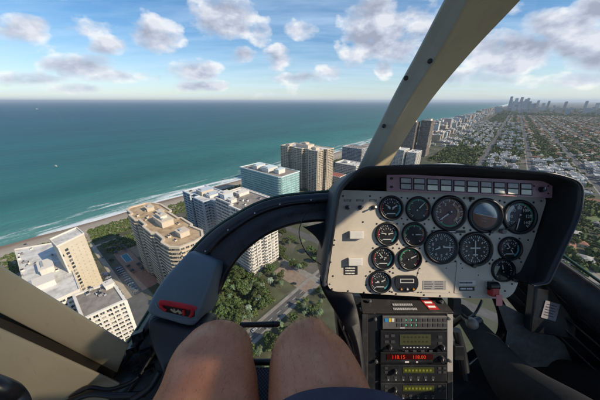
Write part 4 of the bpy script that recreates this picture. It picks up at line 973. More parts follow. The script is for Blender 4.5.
# ============================================================ instrument panel (frame parallel to its face)
PS=.0025; PROT=(R(90)-PIT,0,0)
panel=empty('instrument_panel',EYE+L(300,200,.6),0); panel.rotation_euler=PROT; tag(panel,'beige instrument panel with round gauges under a black leather hood','instrument panel')
def P2(u,v,h=0): return Vector(((u-300)*PS,(200-v)*PS,h))          # on the panel face
def PI_(u,v,h): k=(.6-h)/240; return Vector(((u-300)*k,(200-v)*k,h)) # seen at u,v when raised by h
def roundpoly(pts,r,n=6):
    out=[]; m=len(pts); r=r if isinstance(r,(list,tuple)) else [r]*m
    for i in range(m):
        p0,p1,p2=Vector(pts[i-1]),Vector(pts[i]),Vector(pts[(i+1)%m]); a=(p0-p1).normalized(); b=(p2-p1).normalized(); rr_=r[i]
        s0=p1+a*rr_; s1=p1+b*rr_
        for k in range(n+1):
            t=k/n; out.append(((1-t)**2*s0+2*t*(1-t)*p1+t*t*s1))
    return out
def plate(name,pts,h0,h1,m,parent=panel,bev=.0012,proj=None):
    pts=[P2(p[0],p[1]) if proj is None else proj(p[0],p[1],h1) for p in pts]
    a=sum(pts[i].x*pts[(i+1)%len(pts)].y-pts[(i+1)%len(pts)].x*pts[i].y for i in range(len(pts)))
    if a<0: pts=pts[::-1]
    mb=MB(); mb.prism([(p.x,p.y) for p in pts],h0,h1,m); return mb.build(name,parent,bevel=bev)
outline=roundpoly([(341,190),(548,196),(531,250),(518,283),(512,299),(424,297),(326,291)],[4,9,6,4,12,2,12])
face=plate('panel_face',outline,-.006,0,panelm)
# raised door in the lower middle and seams
plate('access_panel',roundpoly([(419,268),(455,262),(452,293),(413,292)],1),.0002,.0012,panelm,bev=.0004)
plate('access_panel',roundpoly([(457,262),(500,266),(492,282),(478,295),(454,293)],1),.0002,.0012,panelm,bev=.0004)
# hood: inner wall, rim and outer skin
rimp=roundpoly([(326,284),(341,190),(362,169.5),(450,168),(550,175.5),(578,184),(575,214),(543,281),(530,283)],[2,10,10,30,12,12,14,4,2],5)
facep=roundpoly([(326,284),(339,191),(356,178),(450,178),(545,184),(550,193),(546,212),(525,272),(518,283)],[2,10,8,30,6,4,14,4,2],5)
h1=.066
A=[PI_(p.x,p.y,h1) for p in rimp]; A2=[]
cx=Vector((.30,.0,h1))
for i,p in enumerate(A):
    d=(p-Vector((PI_(450,235,h1).x,PI_(450,235,h1).y,h1))).normalized(); A2.append(p+d*.009+Vector((0,0,.0)))
Bf=[P2(p.x,p.y,-.004) for p in facep]; C_=[Vector((p.x,p.y+.004,-.14)) for p in A2]
Ar=[p+Vector((0,0,.005)) for p in A2]; Ai=[p.lerp(q,.35)+Vector((0,0,.006)) for p,q in zip(A,A2)]
mb=MB()
def loft(r0,r1,m):
    n=len(r0); vs=list(r0)+list(r1); mb.add(vs,[(i,i+1,n+i+1,n+i) for i in range(n-1)],m,True)
loft(Bf,[a.lerp(b,.5) for a,b in zip(Bf,A)],hood_in); loft([a.lerp(b,.5) for a,b in zip(Bf,A)],A,hood_in); loft(A,Ai,hoodm); loft(Ai,Ar,hoodm); loft(Ar,[a.lerp(b,.5) for a,b in zip(Ar,C_)],hoodm); loft([a.lerp(b,.5) for a,b in zip(Ar,C_)],C_,hoodm)
me=mb.mesh('hood'); bm=bmesh.new(); bm.from_mesh(me); bmesh.ops.remove_doubles(bm,verts=bm.verts,dist=1e-5); bmesh.ops.recalc_face_normals(bm,faces=bm.faces)
for f in bm.faces: f.smooth=True
bm.to_mesh(me); bm.free(); hood=link('hood',me,panel)
plate('hood_back',[(p.x/PS+300,200-p.y/PS) for p in [Vector((q.x*.985+.004,q.y*.985,0)) for q in C_]],-.16,-.139,hoodm,bev=0)
mb=MB(); n_=len(C_)//2; 
# piping along the rim
mb.tube([p.lerp(q,.8)+Vector((0,0,.006)) for p,q in zip(A,A2)],.0022,worn('piping',(.03,.034,.04),(.12,.13,.14),.4),8); mb.build('hood_piping',panel)
# seam screws round the face
def screw(u,v,r=.0022,m=screwm,parent=panel,z=0):
    mb=MB(); c=P2(u,v,z); mb.tube([c,c+Vector((0,0,.0008)),c+Vector((0,0,.0014))],[r,r,r*.6],m,10); mb.box(c.x-r*.7,c.x+r*.7,c.y-.0002,c.y+.0002,c.z+.00142,c.z+.0015,dialm); return mb.build('screw',parent)
for u,v in [(343,196),(370,196),(332,289),(348,291),(364,292.5),(380,293.5),(396,294),(424,295),(440,296),(470,297),(333,276),(366,276),(366,285),(541,201),(528,240),(521,262),(512,284),(505,291),(459,290),(478,275),(449,292),(421,292),(446,268),(462,268),(334,245),(363,222)]: screw(u,v)
# ---- gauges
def font(txt,size,m,name='lettering',parent=None,loc=(0,0,0),rot=(0,0,0),align='CENTER',ext=0.0):
    cu=bpy.data.curves.new(name,'FONT'); cu.body=txt; cu.size=size; cu.align_x=align; cu.align_y='CENTER'; cu.extrude=ext; cu.resolution_u=2
    tmp=bpy.data.objects.new('tmp',cu); col.objects.link(tmp); dg=bpy.context.evaluated_depsgraph_get(); dg.update(); me=bpy.data.meshes.new_from_object(tmp.evaluated_get(dg)); me.name=name
    bpy.data.objects.remove(tmp); me.materials.clear(); me.materials.append(m)
    if parent is None: return me
    return link(name,me,parent,loc,rot)
def disc(mb,r,z,m,n=36,r0=None,a0=0,a1=2*math.pi):
    k=n; vs=[]; fs=[]
    if r0 is None:
        vs=[(r*math.cos(2*math.pi*i/k),r*math.sin(2*math.pi*i/k),z) for i in range(k)]; mb.add(vs,[tuple(range(k))],m); return
    for i in range(k+1):
        t=a0+(a1-a0)*i/k; vs+= [(r0*math.cos(t),r0*math.sin(t),z),(r*math.cos(t),r*math.sin(t),z)]
    mb.add(vs,[(2*i,2*i+1,2*i+3,2*i+2) for i in range(k)],m)
def gauge(u,v,rp,kind,label,hands=((210,.75),),seed=0):
    r=rp*PS; q=random.Random(seed*7+int(u)); c=P2(u,v,0)
    # bezel
    mb=MB(); prof=[(r*1.05,.0),(r*1.05,.003),(r*1.0,.0065),(r*.90,.0065),(r*.85,.002),(r*.85,-.002)]; n=40; vs=[]
    for (a,z) in prof: vs+= [(a*math.cos(2*math.pi*i/n),a*math.sin(2*math.pi*i/n),z) for i in range(n)]
    mb.add(vs,[(j*n+i,j*n+(i+1)%n,(j+1)*n+(i+1)%n,(j+1)*n+i) for j in range(len(prof)-1) for i in range(n)],plastic,True)
    g=mb.build('gauge',panel,c); g['label']=label
    mb=MB(); disc(mb,r*.86,.0008,red_refl if kind=='reflect' else dialm)
    if kind=='attitude':
        mb=MB(); disc(mb,r*.86,.0008,skyd,24,r*.0,R(-12),R(168)); disc(mb,r*.86,.0009,brnd,24,0.0,R(168),R(348)); mb.box(-r*.6,r*.6,-.0006,.0006,.0018,.0022,wm_,Matrix.Rotation(R(-12),4,'Z'))
        mb.box(-r*.42,-r*.1,-.0005,.0005,.003,.0034,ym_); mb.box(r*.1,r*.42,-.0005,.0005,.003,.0034,ym_); disc(mb,r*.86,.0012,dialm,36,r*.74)
        for k in range(-2,3): mb.box(-r*.12,r*.12,k*r*.17-.0002,k*r*.17+.0002,.0013,.0015,wm_,Matrix.Rotation(R(-12),4,'Z'))
    mb.build('dial',g)
    sc=MB(); big=rp>14; nt=40 if big else 24
    if kind!='attitude':
        a_s,a_e=(0,360) if kind in('compass','altimeter') else (-50,230)
        for k in range(nt+1):
            a=R(a_s+(a_e-a_s)*k/nt); ln=.16 if k%4==0 else .09; M=Matrix.Rotation(a,4,'Z'); wd=.0009 if k%4==0 else .00045
            sc.box(r*(.80-ln),r*.80,-wd,wd,.0012,.0014,wm_,M)
        if kind in ('engine','engine2'):
            disc(sc,r*.82,.0016,gm_,20,r*.74,R(40),R(190)); disc(sc,r*.82,.0016,rm_,6,r*.72,R(-45),R(-10)); disc(sc,r*.82,.0016,ym_,6,r*.74,R(-5),R(35))
        if kind=='twin':
            disc(sc,r*.80,.0016,bm_,10,r*.66,R(-60),R(20)); disc(sc,r*.80,.0016,rm_,8,r*.72,R(150),R(200))
            for k in range(6): M=Matrix.Rotation(R(30+k*24),4,'Z'); sc.box(r*.42,r*.56,-.0005,.0005,.0016,.0018,wm_,M)
            sc.box(-r*.28,r*.28,-r*.02,r*.06,.0016,.0018,wm_); sc.box(-r*.34,r*.34,-r*.5,-r*.42,.0016,.0018,wm_)
        if kind=='reflect': disc(sc,r*.80,.0016,gm_,14,r*.72,R(225),R(300)); disc(sc,r*.62,.0016,mat('dial_tan',(.42,.26,.14),.5),16,r*.46,R(-60),R(60))
        if kind=='airspeed': disc(sc,r*.82,.0016,gm_,16,r*.76,R(-20),R(100)); disc(sc,r*.82,.0016,wm_,16,r*.60,R(120),R(200))
        if kind=='compass':
            for (x0,x1,y0,y1) in ((-.03,.03,-.45,.5),(-.3,.3,.02,.1),(-.14,.14,-.38,-.31)): sc.box(r*x0,r*x1,r*y0,r*y1,.0018,.0021,wm_)
            for k in range(12): M=Matrix.Rotation(R(k*30+12),4,'Z'); sc.box(r*.5,r*.6,-.0012,.0012,.0016,.0018,wm_,M)
    if sc.v: sc.build('scale',g)
    if big and kind in ('altimeter','airspeed','reflect'):
        labs={'altimeter':'0123456789','airspeed':['20','40','60','80','100','120','140'],'reflect':['1','2','3','4','5','6']}[kind]
        V_=[];
        for k,s_ in enumerate(labs):
            a=R(90-k*360/len(labs)) if kind=='altimeter' else R(220-k*260/(len(labs)-1)); font(s_,r*.27,wm_,'numeral',g,(r*.54*math.cos(a),r*.54*math.sin(a),.0018))
    for (ang,ln) in hands:
        nd=MB(); M=Matrix.Rotation(R(ang),4,'Z'); w_=.0012 if big else .0009
        vs=[(-r*.18,-w_*1.6,.0026),(r*ln*.8,-w_,.0026),(r*ln,0,.0026),(r*ln*.8,w_,.0026),(-r*.18,w_*1.6,.0026)]
        nd.add(vs+[(x,y,z+.0005) for x,y,z in vs],[(4,3,2,1,0),(5,6,7,8,9)]+[(i,(i+1)%5,5+(i+1)%5,5+i) for i in range(5)],wm_,False,M)
        nd.tube([(0,0,.0024),(0,0,.0036)],r*.09,dialm,12); nd.build('needle',g)
    gl=MB(); k=28; disc(gl,r*.88,.0045,lens_g,k); gl.build('glass',g)
    # four corner screws on lugs
    for a in (45,135,225,315):
        d=r*1.24; screw(u+d*math.cos(R(a))/PS,v-d*math.sin(R(a))/PS,.0022 if rp<14 else .0027)
    return g
gauge(391,208,12,'twin','twin-scale small gauge at the top left of the panel',((150,.6),(20,.6)),1)
gauge(418,209,12.2,'engine','small gauge with green and red arcs beside the top left one',((45,.65),),2)
gauge(387,234,11.6,'twin','twin-scale small gauge, second from the top in the left column',((170,.6),(10,.55)),3)
gauge(414,234.5,12,'engine2','small gauge with a green arc in the second row',((0,.6),),4)
gauge(383,258,11.4,'twin','dark small gauge, third from the top in the left column',((130,.6),),5)
gauge(409.5,258.5,11.6,'engine2','small gauge with a green arc in the third row',((25,.65),),6)
gauge(380,281.5,11.2,'twin','lowest small gauge of the left column',((190,.5),(20,.5)),7)
gauge(449,213,17,'reflect','large gauge with a reddish reflection coloured into its dial and a white needle',((215,.72),),8)
gauge(485,215.5,16.8,'attitude','large attitude indicator, blue above brown',(),9)
gauge(519,217,16.6,'airspeed','large dark gauge at the top right of the panel',((255,.8),),10)
gauge(441,247,16.4,'altimeter','large gauge with horizontal needle in the middle of the panel',((0,.7),(200,.45)),11)
gauge(475,249,16.6,'compass','large direction indicator with white aeroplane symbol',(),12)
gauge(509.5,248.5,11.4,'twin','small gauge near the right edge of the panel',((120,.6),(300,.45)),13)
gauge(502.5,270,11.4,'plain','small dark gauge above the red-guarded switch',((100,.5),),14)
# small clock with a display
g=plate('gauge',roundpoly([(395,275),(416,275),(418,284),(414,291),(398,291),(394,284)],4),.0,.006,plastic); g['label']='small squarish clock with a display window beside the lowest gauge'
M=MB(); c=P2(406,280,.0062); M.box(c.x-.017,c.x+.017,c.y-.005,c.y+.005,.0062,.0068,whitep); M.box(c.x-.015,c.x+.015,c.y-.0035,c.y+.0035,.007,.0073,dialm); M.build('display',g)
for k,m_ in ((-6,ym_),(0,whitep),(6,ym_)): M=MB(); c=P2(406+k,288,.006); M.tube([c,c+Vector((0,0,.004))],.0022,m_,10); M.build('button',g)
for u,v in ((393,273),(418,273),(392,292),(418,292)): screw(u,v)
# annunciator strip
st=plate('warning_light_strip',[(387,173.5),(553,181.5),(552,198),(387,191)],.016,.022,mauve,bev=.001,proj=PI_)
def PA(u,v,h): return PI_(u,v,h)
sl_=8/166
def q4(mb,u,v,w,h,z0,z1,m):
    a=PA(u-w/2,v-h/2,z0)
    vs=[]
    for z in (z0,z1):
        for (du,dv) in ((-w/2,h/2),(w/2,h/2),(w/2,-h/2),(-w/2,-h/2)):
            p=PA(u+du,v+dv+du*sl_,z1); vs.append((p.x,p.y,z))
    mb.add(vs,[(3,2,1,0),(4,5,6,7),(0,1,5,4),(1,2,6,5),(2,3,7,6),(3,0,4,7)],m)
for k in range(10):
    u=406+k*13.4; v=182.3+(u-387)*sl_+.3
    M=MB(); q4(M,u,v,11.6,12.0,.0222,.0236,dialm); wo=M.build('warning_light',st)
    M=MB(); q4(M,u,v-3,10,4.4,.0238,.0252,grayl); q4(M,u,v+2.9,10,4.8,.0238,.0252,creaml if k>1 else grayl); M.build('lens',wo,bevel=.0004)  # cream lower row: the sun on it is raised into the colour
for (u,v) in ((391.5,178.5),(391.5,187)): M=MB(); c=PA(u,v,.0222); M.tube([c,c+Vector((0,0,.003))],.0030,dialm,12); M.build('button',st)
M=MB(); c=PA(541,189.5,.0222); M.tube([c,c+Vector((0,0,.004)),c+Vector((0,0,.010))],[.0068,.0062,.0050],plastic,16); M.box(c.x-.0008,c.x+.0008,c.y,c.y+.0048,.0323,.0328,wm_); M.build('knob',st)
for u,v in ((548,186),(548,193.5),(534,186)): M=MB(); c=PA(u,v,.0222); M.tube([c,c+Vector((0,0,.0015))],.0018,dialm,10); M.build('screw',st)
M=MB(); c=P2(470,198.5); M.tube([c,c+Vector((0,0,.012))],.0038,dialm,10); M.build('knob',panel)
# toggles and placards on the left
for k,u in enumerate((347.5,360,373)):
    M=MB(); c=P2(u,207.5,0); M.tube([c,c+Vector((0,0,.004))],.0055,plastic,14); tb=M.build('toggle_switch',panel)
    M=MB(); M.tube([c+Vector((0,0,.004)),c+Vector((.001,.001,.012)),c+Vector((.002,.002,.018))],[.0016,.0018,.0026],chrome,10); M.build('lever',tb)
    M=MB(); c=P2(u,200.5,0); M.box(c.x-.009,c.x+.009,c.y-.0028,c.y+.0028,.0002,.0007,mat('placard_brown',(.17,.14,.11),.6)); 
    for q in range(2): M.box(c.x-.007,c.x+.007-q*.003,c.y+.0008-q*.0022,c.y+.0014-q*.0022,.0008,.0009,wm_)
    M.build('placard',panel)
for (u,v) in ((355.5,234.5),(354.5,261)):
    M=MB(); c=P2(u,v); M.box(c.x-.017,c.x+.017,c.y-.0095,c.y+.0095,.0,.012,whitep); M.build('white_block',panel,bevel=.0015)
def placard(u,v,w,h,m,ink,rows,cols=1,name='placard'):
    M=MB(); c=P2(u,v); w*=PS; h*=PS; M.box(c.x-w/2,c.x+w/2,c.y-h/2,c.y+h/2,.0013,.0019,m); o=M.build(name,panel)
    M=MB(); q=random.Random(int(u))
    for r_ in range(rows):
        y=c.y+h/2-(r_+.5)*h/rows
        for cc_ in range(cols):
            x=c.x-w/2+.06*w+cc_*w*.9/cols; x1=x+w*.8/cols*q.uniform(.75,1)
            while x<x1-.0008:
                e_=min(x1,x+q.uniform(.0012,.0032)); M.box(x,e_,y-h/rows*.2,y+h/rows*.2,.00195,.0021,ink); x=e_+.0007
    M.build('lettering',o)
inkd=mat('ink',(.06,.06,.07),.8); blackp=mat('placard_black',(.02,.02,.02),.5)
placard(351,270.5,13,8,blackp,wm_,3,1); placard(434,285,23,9,mat('placard_grey',(.27,.27,.27),.6),inkd,4,2); placard(466.5,282.5,17,4,whitep,inkd,1); placard(466.5,288.5,15,4,blackp,wm_,1,2); placard(448,231.6,34,2.6,blackp,wm_,1,1)
for (u,v,r_) in ((500,231,.0062),(488,231.5,.0040),(471,265,.0048)):
    M=MB(); c=P2(u,v); M.tube([c,c+Vector((0,0,.008)),c+Vector((0,0,.014))],[r_*.8,r_,r_*.9],plastic if r_<.006 else worn('knob_grey',(.14,.13,.11),(.3,.28,.24),.5),14); M.build('knob',panel)
M=MB(); M.tube([P2(500,231,.006),P2(508,227,.006),P2(514,222,.008)],.0022,plastic,8); M.build('lever',panel)
# red guarded switch and its tag
rg=empty('red_switch_guard',panel.location,0); rg.rotation_euler=PROT; bpy.data.objects.remove(rg)
M=MB(); c=P2(491,290); M.box(c.x-.011,c.x+.010,c.y-.012,c.y+.010,.0,.016,redp); sg=M.build('switch_guard',panel,bevel=.004,seg=3)
M=MB(); c=P2(491,285); M.tube([c+Vector((-.011,0,.006)),c+Vector((.011,0,.006))],.010,plastic,12); M.build('hinge',sg)
M=MB(); c=P2(493.5,297); M.box(c.x-.008,c.x+.007,c.y-.014,c.y+.012,.017,.0185,pinkp); M.build('tag',sg,bevel=.0006)
# ============================================================ pale sheet on the hood, standing in for a translucent reflecting surface
t=NT('pale_sheet_surface'); o_=t.obj(); t.l(t.ramp(t.noise(o_,25,5,.6),[(.4,(.40,.40,.40)),(.6,(.62,.61,.59))]),t.b.inputs['Base Color']); t.b.inputs['Roughness'].default_value=.35
mb=MB(); rows=[]
for i in range(15):
    f=i/14; u=412+f*102; pk=math.exp(-((f-.42)/.27)**2); v0=167.5+f*4.5; v1=v0-2.0-4.2*pk
    a=L(u,v0,.585); b=L(u-3,v1,.66); rows.append([a,a.lerp(b,.5)+Vector((0,0,.003)),b])
ch=band('pale_sheet',rows,t.mat,parent=None,th=.0015,bev=0); ch.location=EYE; tag(ch,'pale sheet standing in for a reflecting surface on top of the instrument panel hood','chart')

# ============================================================ radio console
cons=empty('radio_console',EYE+L(300,200,.6),0); cons.rotation_euler=PROT; tag(cons,'black radio console with stacked radios below the instrument panel','radio console')
def CB(name,u0,u1,v0,v1,z0,z1,m,parent=cons,bev=.001):
    M=MB(); a=P2(u0,v1); b=P2(u1,v0); M.box(a.x,b.x,a.y,b.y,z0,z1,m); return M.build(name,parent,bevel=bev)
CB('console_body',366,449,312,470,-.16,-.004,plastic,bev=.003)
CB('side_rail',447.2,453,313,372,-.03,.0,worn('sunlit_grey_alloy',(.36,.35,.33),(.36,.35,.33),.4,scale=30)); CB('side_rail',362,368,313,470,-.03,.0,worn('dark_alloy',(.03,.03,.032),(.10,.10,.10),.4,scale=30)); CB('side_rail',447.3,453,372.3,470,-.03,.0,worn('dark_alloy',(.03,.03,.032),(.10,.10,.10),.4))  # upper right rail paler: its sunlight is put into the colour
# tray
M=MB(); tp=[P2(364,300,-.05),P2(449,300,-.05),P2(453,312,.004),P2(362,312,.004)]; M.add(tp+[p+Vector((0,-.006,-.004)) for p in tp],[(3,2,1,0),(4,5,6,7),(2,3,7,6),(0,4,7,3),(1,2,6,5),(0,1,5,4)],worn('tray_dark',(.035,.034,.034),(.11,.10,.095),.38,scale=16)); tray=M.build('tray',cons,bevel=.001)
def on_tray(f,g,z=.0015): a=tp[3].lerp(tp[2],f); b=tp[0].lerp(tp[1],f); n=(tp[1]-tp[0]).cross(tp[3]-tp[0]).normalized(); n=n if n.z>0 else -n; return a.lerp(b,g)+n*z
M=MB(); P_=[on_tray(.70,.88),on_tray(.83,.88),on_tray(.86,.12),on_tray(.75,.12)]; M.add(P_,[(0,3,2,1)],redp); stk=M.build('sticker',tray)
M=MB(); 
for k in range(3): y=.70-k*.2; M.add([on_tray(.73+k*.012,y,.002),on_tray(.82+k*.008,y,.002),on_tray(.822+k*.008,y-.09,.002),on_tray(.733+k*.012,y-.09,.002)],[(0,3,2,1)],wm_)
M.build('lettering',stk)
M=MB(); q=random.Random(2)
for r_,(a0,a1) in enumerate(((.36,.58),(.35,.60))):
    x=a0; y=.40-r_*.2
    while x<a1: e_=x+q.uniform(.008,.022); M.add([on_tray(x,y,.002),on_tray(e_,y,.002),on_tray(e_,y-.10,.002),on_tray(x,y-.10,.002)],[(0,3,2,1)],mat('ink_grey',(.35,.35,.36),.7)); x=e_+.005
M.build('lettering',tray)
for (u,v,z) in ((372,304,-.02),(446,305,-.02),(375,319,.0),(448,318,.001),(376,361,.0),(449,360,.001)):
    M=MB(); c=P2(u,v,z); M.tube([c,c+Vector((0,0,.004)),c+Vector((0,0,.0065))],[.0042,.0042,.0022],chrome,14); M.build('thumb_screw',cons)
def radio(v0,v1,label,face=plastic,u0=380,u1=446):
    o=CB('radio',u0,u1,v0,v1,-.003,.004,face,bev=.0012); o['label']=label; return o
def sub(name,par,u0,u1,v0,v1,m,z0=.0041,z1=.0052,bev=.0003): return CB(name,u0,u1,v0,v1,z0,z1,m,par,bev)
def knob(par,u,v,r,m=plastic,h=.010): M=MB(); c=P2(u,v,.0041); M.tube([c,c+Vector((0,0,h*.8)),c+Vector((0,0,h))],[r*1.1,r,r*.8],m,14); M.box(c.x-.0004,c.x+.0004,c.y+r*.1,c.y+r*.85,h+.0042,h+.0046,wm_); return M.build('knob',par)
lcd=mat('lcd_green',(.040,.042,.024),.25,var=.1,scale=20,emit=((.30,.30,.10),.03)); lcd2=mat('lcd_dim',(.035,.038,.012),.25,emit=((.30,.33,.05),.03)); lcdi=mat('lcd_ink',(.02,.025,.012),.4)
dgrey=worn('radio_grey',(.09,.09,.09),(.16,.16,.16),.45,scale=40); btn=mat('button_dark',(.045,.045,.05),.45,var=.2,scale=50); inkw=mat('ink_pale',(.45,.46,.47),.6)
r0=radio(315.5,328.5,'grey audio panel with two rows of buttons',dgrey,382,446)
sub('lamp',r0,384,387.5,317.5,321,mat('blue_lamp',(.03,.20,.45),.3)); sub('lamp',r0,388,390.5,317.5,321,mat('yellow_lamp',(.55,.42,.04),.3)); sub('lamp',r0,391,393.5,317.5,321,whitep)
for r_ in range(2):
    for k in range(10):
        u=396+k*5.1; v=317.5+r_*5
        b_=sub('button',r0,u,u+3.6,v,v+3.4,btn if not(r_==0 and k in(1,2)) else dgrey); 
        if k in (1,2,3): sub('indicator',r0,u+3.75,u+4.6,v+1,v+2.4,mat('green_lamp',(.05,.40,.20),.4,emit=((.1,.8,.4),.25)))
sub('lettering',r0,399,404,326.6,327.4,inkw)
r1=radio(330,348.5,'radio with a large pale green display')
sub('screen',r1,399,430,333.5,344,lcd); M=MB()
for r_ in range(2):
    for k in range(7): c=P2(402.5+k*3.7,336+r_*4.5,.0053); M.box(c.x,c.x+.005,c.y-.0018,c.y+.0018,.0053,.0055,lcdi)
M.build('lettering',r1)
for u,v in ((384,334),(390,333.5),(384,339.5),(390,339.5),(437,335),(437,341)): sub('button',r1,u,u+4,v,v+2.6,btn); 
for k in range(8): c=sub('lettering',r1,402+k*3.4,403.8+k*3.4,346,346.8,inkw)
knob(r1,389,346,.0062); knob(r1,441,346.5,.0072)
for k in range(4): sub('button',r1,404+k*8,407.5+k*8,349,351,btn)
r2=radio(351.5,362,'slim radio with glowing red digits')
sub('screen',r2,386,432,353,358.5,mat('led_window',(.03,.004,.004),.15))
lred=mat('led_red',(.4,.02,.01),.4,emit=((1,.07,.02),.3))
font('118.15',.0125,lred,'lettering',r2,tuple(P2(397.5,355.9,.0056))); font('118.00',.0125,lred,'lettering',r2,tuple(P2(418,355.9,.0056)))
sub('button',r2,404,408,360,361.6,whitep); sub('button',r2,415,417,360,361.6,inkw); knob(r2,440,357.5,.0072); 
for kk,(va,lb) in enumerate(((364,'upper of the two small twin radios at the foot of the console'),(382,'lower of the two small twin radios at the foot of the console'))):
    r3=radio(va,va+16.5,lb); sub('screen',r3,402,433,va+2.2,va+7.8,lcd2)
    M=MB()
    for k in range(8): c=P2(404+k*3.5,va+5,.0053); M.box(c.x,c.x+.0048,c.y-.0025,c.y+.0025,.0053,.0055,mat('lcd_lit',(.12,.13,.02),.4,emit=((.55,.6,.08),.06)))
    M.build('lettering',r3)
    for k in range(7): c_=sub('button',r3,386+k*7.4,389+k*7.4,va+11.2,va+13.6,btn); sub('lettering',r3,387+k*7.4,388.4+k*7.4,va+14.3,va+15,inkw)
    for (u,v) in ((384,va+2),(384,va+6),(437,va+2),(437,va+6),(442,va+2),(442,va+6)): sub('button',r3,u,u+3,v,v+2.2,btn)
    knob(r3,394,va+6,.0058)
radio(401,440,'blank plate below the radios')
# ---- control stick tops beside the console
def stick(name,label,u,v,d,dark):
    root=empty(name,EYE,0); tag(root,label,'control knob')
    c=L(u,v,d); M=MB(); bm_=bmesh.new(); bmesh.ops.create_uvsphere(bm_,u_segments=20,v_segments=12,radius=.0155); me=bpy.data.meshes.new('knob'); 
    for f in bm_.faces: f.smooth=True
    bm_.to_mesh(me); bm_.free(); me.materials.append(worn('knob_'+('dark' if dark else 'pale'),(.07,.068,.065) if dark else (.26,.25,.22),(.16,.15,.14),.4,scale=30)); link('knob_head',me,root,c)
    M=MB(); M.tube([c+Vector((.0,.006,-.006)),c+Vector((.015,.05,-.03)),c+Vector((.02,.09,-.12)),c+Vector((.02,.10,-.3))],[.007,.008,.009,.010],plastic,10); M.build('stem',root)
    M=MB(); e_=c+Vector((.028 if not dark else -.02,.01,.002)); M.tube([c,e_],[.012,.010],plastic,12); M.build('lever',root)
stick('control_knob','dark round friction knob on the left side of the radio console',350,322,.60,True)
stick('control_knob','pale round knob on a dark lever right of the radio console',472,323.5,.66,False)
# assorted dark hoses and brackets left of the console
for (pts,r,m_) in [([L(340,296,.62),L(352,306,.61),L(356,330,.6),L(362,372,.58),L(360,410,.57)],.008,plastic),([L(334,300,.66),L(340,320,.64),L(352,350,.62),L(366,400,.6)],.005,worn('hose_blue',(.03,.045,.065),(.1,.12,.15),.35)),([L(454,300,.64),L(460,312,.66),L(468,318,.67),L(476,312,.69),L(482,300,.70)],.0035,plastic),([L(456,330,.64),L(462,352,.64),L(466,380,.62)],.011,plastic),([L(344,298,.64),L(346,312,.63),L(344,330,.62)],.003,chrome)]:
    M=MB(); M.tube(catmull(pts,6),r,m_,10); M.build('cable',heli)
for (u,v,w_,h_) in ((340,300,16,9),(356,300,10,8),(344,316,9,12),(456,306,8,16),(458,352,9,14),(354,345,9,16)):
    M=MB(); c=L(u,v,.63); s_=.63/F; M.box(-w_*s_/2,w_*s_/2,-h_*s_/2,h_*s_/2,-.02,.006,plastic); M.build('bracket',heli,c,PROT,bevel=.0015)

# ============================================================ padded pod on the left of the frame
pod=empty('padded_pod',EYE,0); tag(pod,'blue-grey vinyl pod with a red-lined pocket in front of the left knee','pod')
# cross-sections from the far end (top) towards the viewer (bottom), each: left, right, front bulge
def ring(c_l,c_r,hgt,dn,n=18):
    """closed superellipse section between two points, rising hgt towards the viewer/up"""
    c=(c_l+c_r)/2; a=(c_r-c_l)/2; up=hgt; out=[]
    for k in range(n):
        t=2*math.pi*k/n; ct,st=math.cos(t),math.sin(t); e=.33
        x=math.copysign(abs(ct)**e,ct); y=math.copysign(abs(st)**e,st)
        out.append(c+a*x+(up*y if y>0 else dn*(-y)))
    return out
secs=[(L(196,251,.62),L(219,260,.62),Vector((0,-.008,.008)),Vector((0,.03,-.02))),
      (L(193,252,.60),L(222,262,.60),Vector((0,-.020,.020)),Vector((0,.05,-.03))),
      (L(181,266,.585),L(219,278,.585),Vector((-.002,-.028,.024)),Vector((0,.06,-.04))),
      (L(169,281,.565),L(214,293,.565),Vector((-.003,-.030,.026)),Vector((0,.06,-.05))),
      (L(162,291,.55),L(210,304,.55),Vector((-.003,-.034,.024)),Vector((0,.06,-.05))),
      (L(156,300,.535),L(204,314,.535),Vector((-.003,-.040,.010)),Vector((0,.06,-.05))),
      (L(156,303,.532),L(203,317,.532),Vector((-.003,-.038,.004)),Vector((0,.06,-.05)))]
rings=[ring(*s_) for s_ in secs]
def loftmesh(name,rings,m,parent,cap=True,closed=True,sub=2):
    mb=MB(); n=len(rings[0]); vs=[p for r_ in rings for p in r_]
    mb.add(vs,[(i*n+k,i*n+(k+1)%n,(i+1)*n+(k+1)%n,(i+1)*n+k) for i in range(len(rings)-1) for k in range(n)],m,True)
    if cap: mb.add(vs[:n],[tuple(range(n-1,-1,-1))],m,True); mb.add(vs[-n:],[tuple(range(n))],m,True)
    me=mb.mesh(name); bm=bmesh.new(); bm.from_mesh(me); bmesh.ops.remove_doubles(bm,verts=bm.verts,dist=1e-6); bmesh.ops.recalc_face_normals(bm,faces=bm.faces)
    for f in bm.faces: f.smooth=True
    bm.to_mesh(me); bm.free(); o=link(name,me,parent)
    if sub: s_=o.modifiers.new('Sub','SUBSURF'); s_.levels=s_.render_levels=sub
    return o
loftmesh('pod_cover',rings,podm,pod,sub=2)
low=[ (L(153,308,.528),L(212,320,.528),Vector((-.003,-.020,.004)),Vector((0,.07,-.05))),
      (L(152,318,.52),L(207,328,.52),Vector((0,-.026,.002)),Vector((0,.07,-.05))),
      (L(155,340,.50),L(200,350,.50),Vector((0,-.020,.0)),Vector((0,.06,-.05))),
      (L(165,365,.485),L(196,372,.485),Vector((0,-.012,.0)),Vector((0,.05,-.05))),
      (L(172,392,.47),L(196,398,.47),Vector((0,-.008,.0)),Vector((0,.04,-.05)))]
loftmesh('pod_base',[ring(*s_) for s_ in low],podd,pod,sub=2)
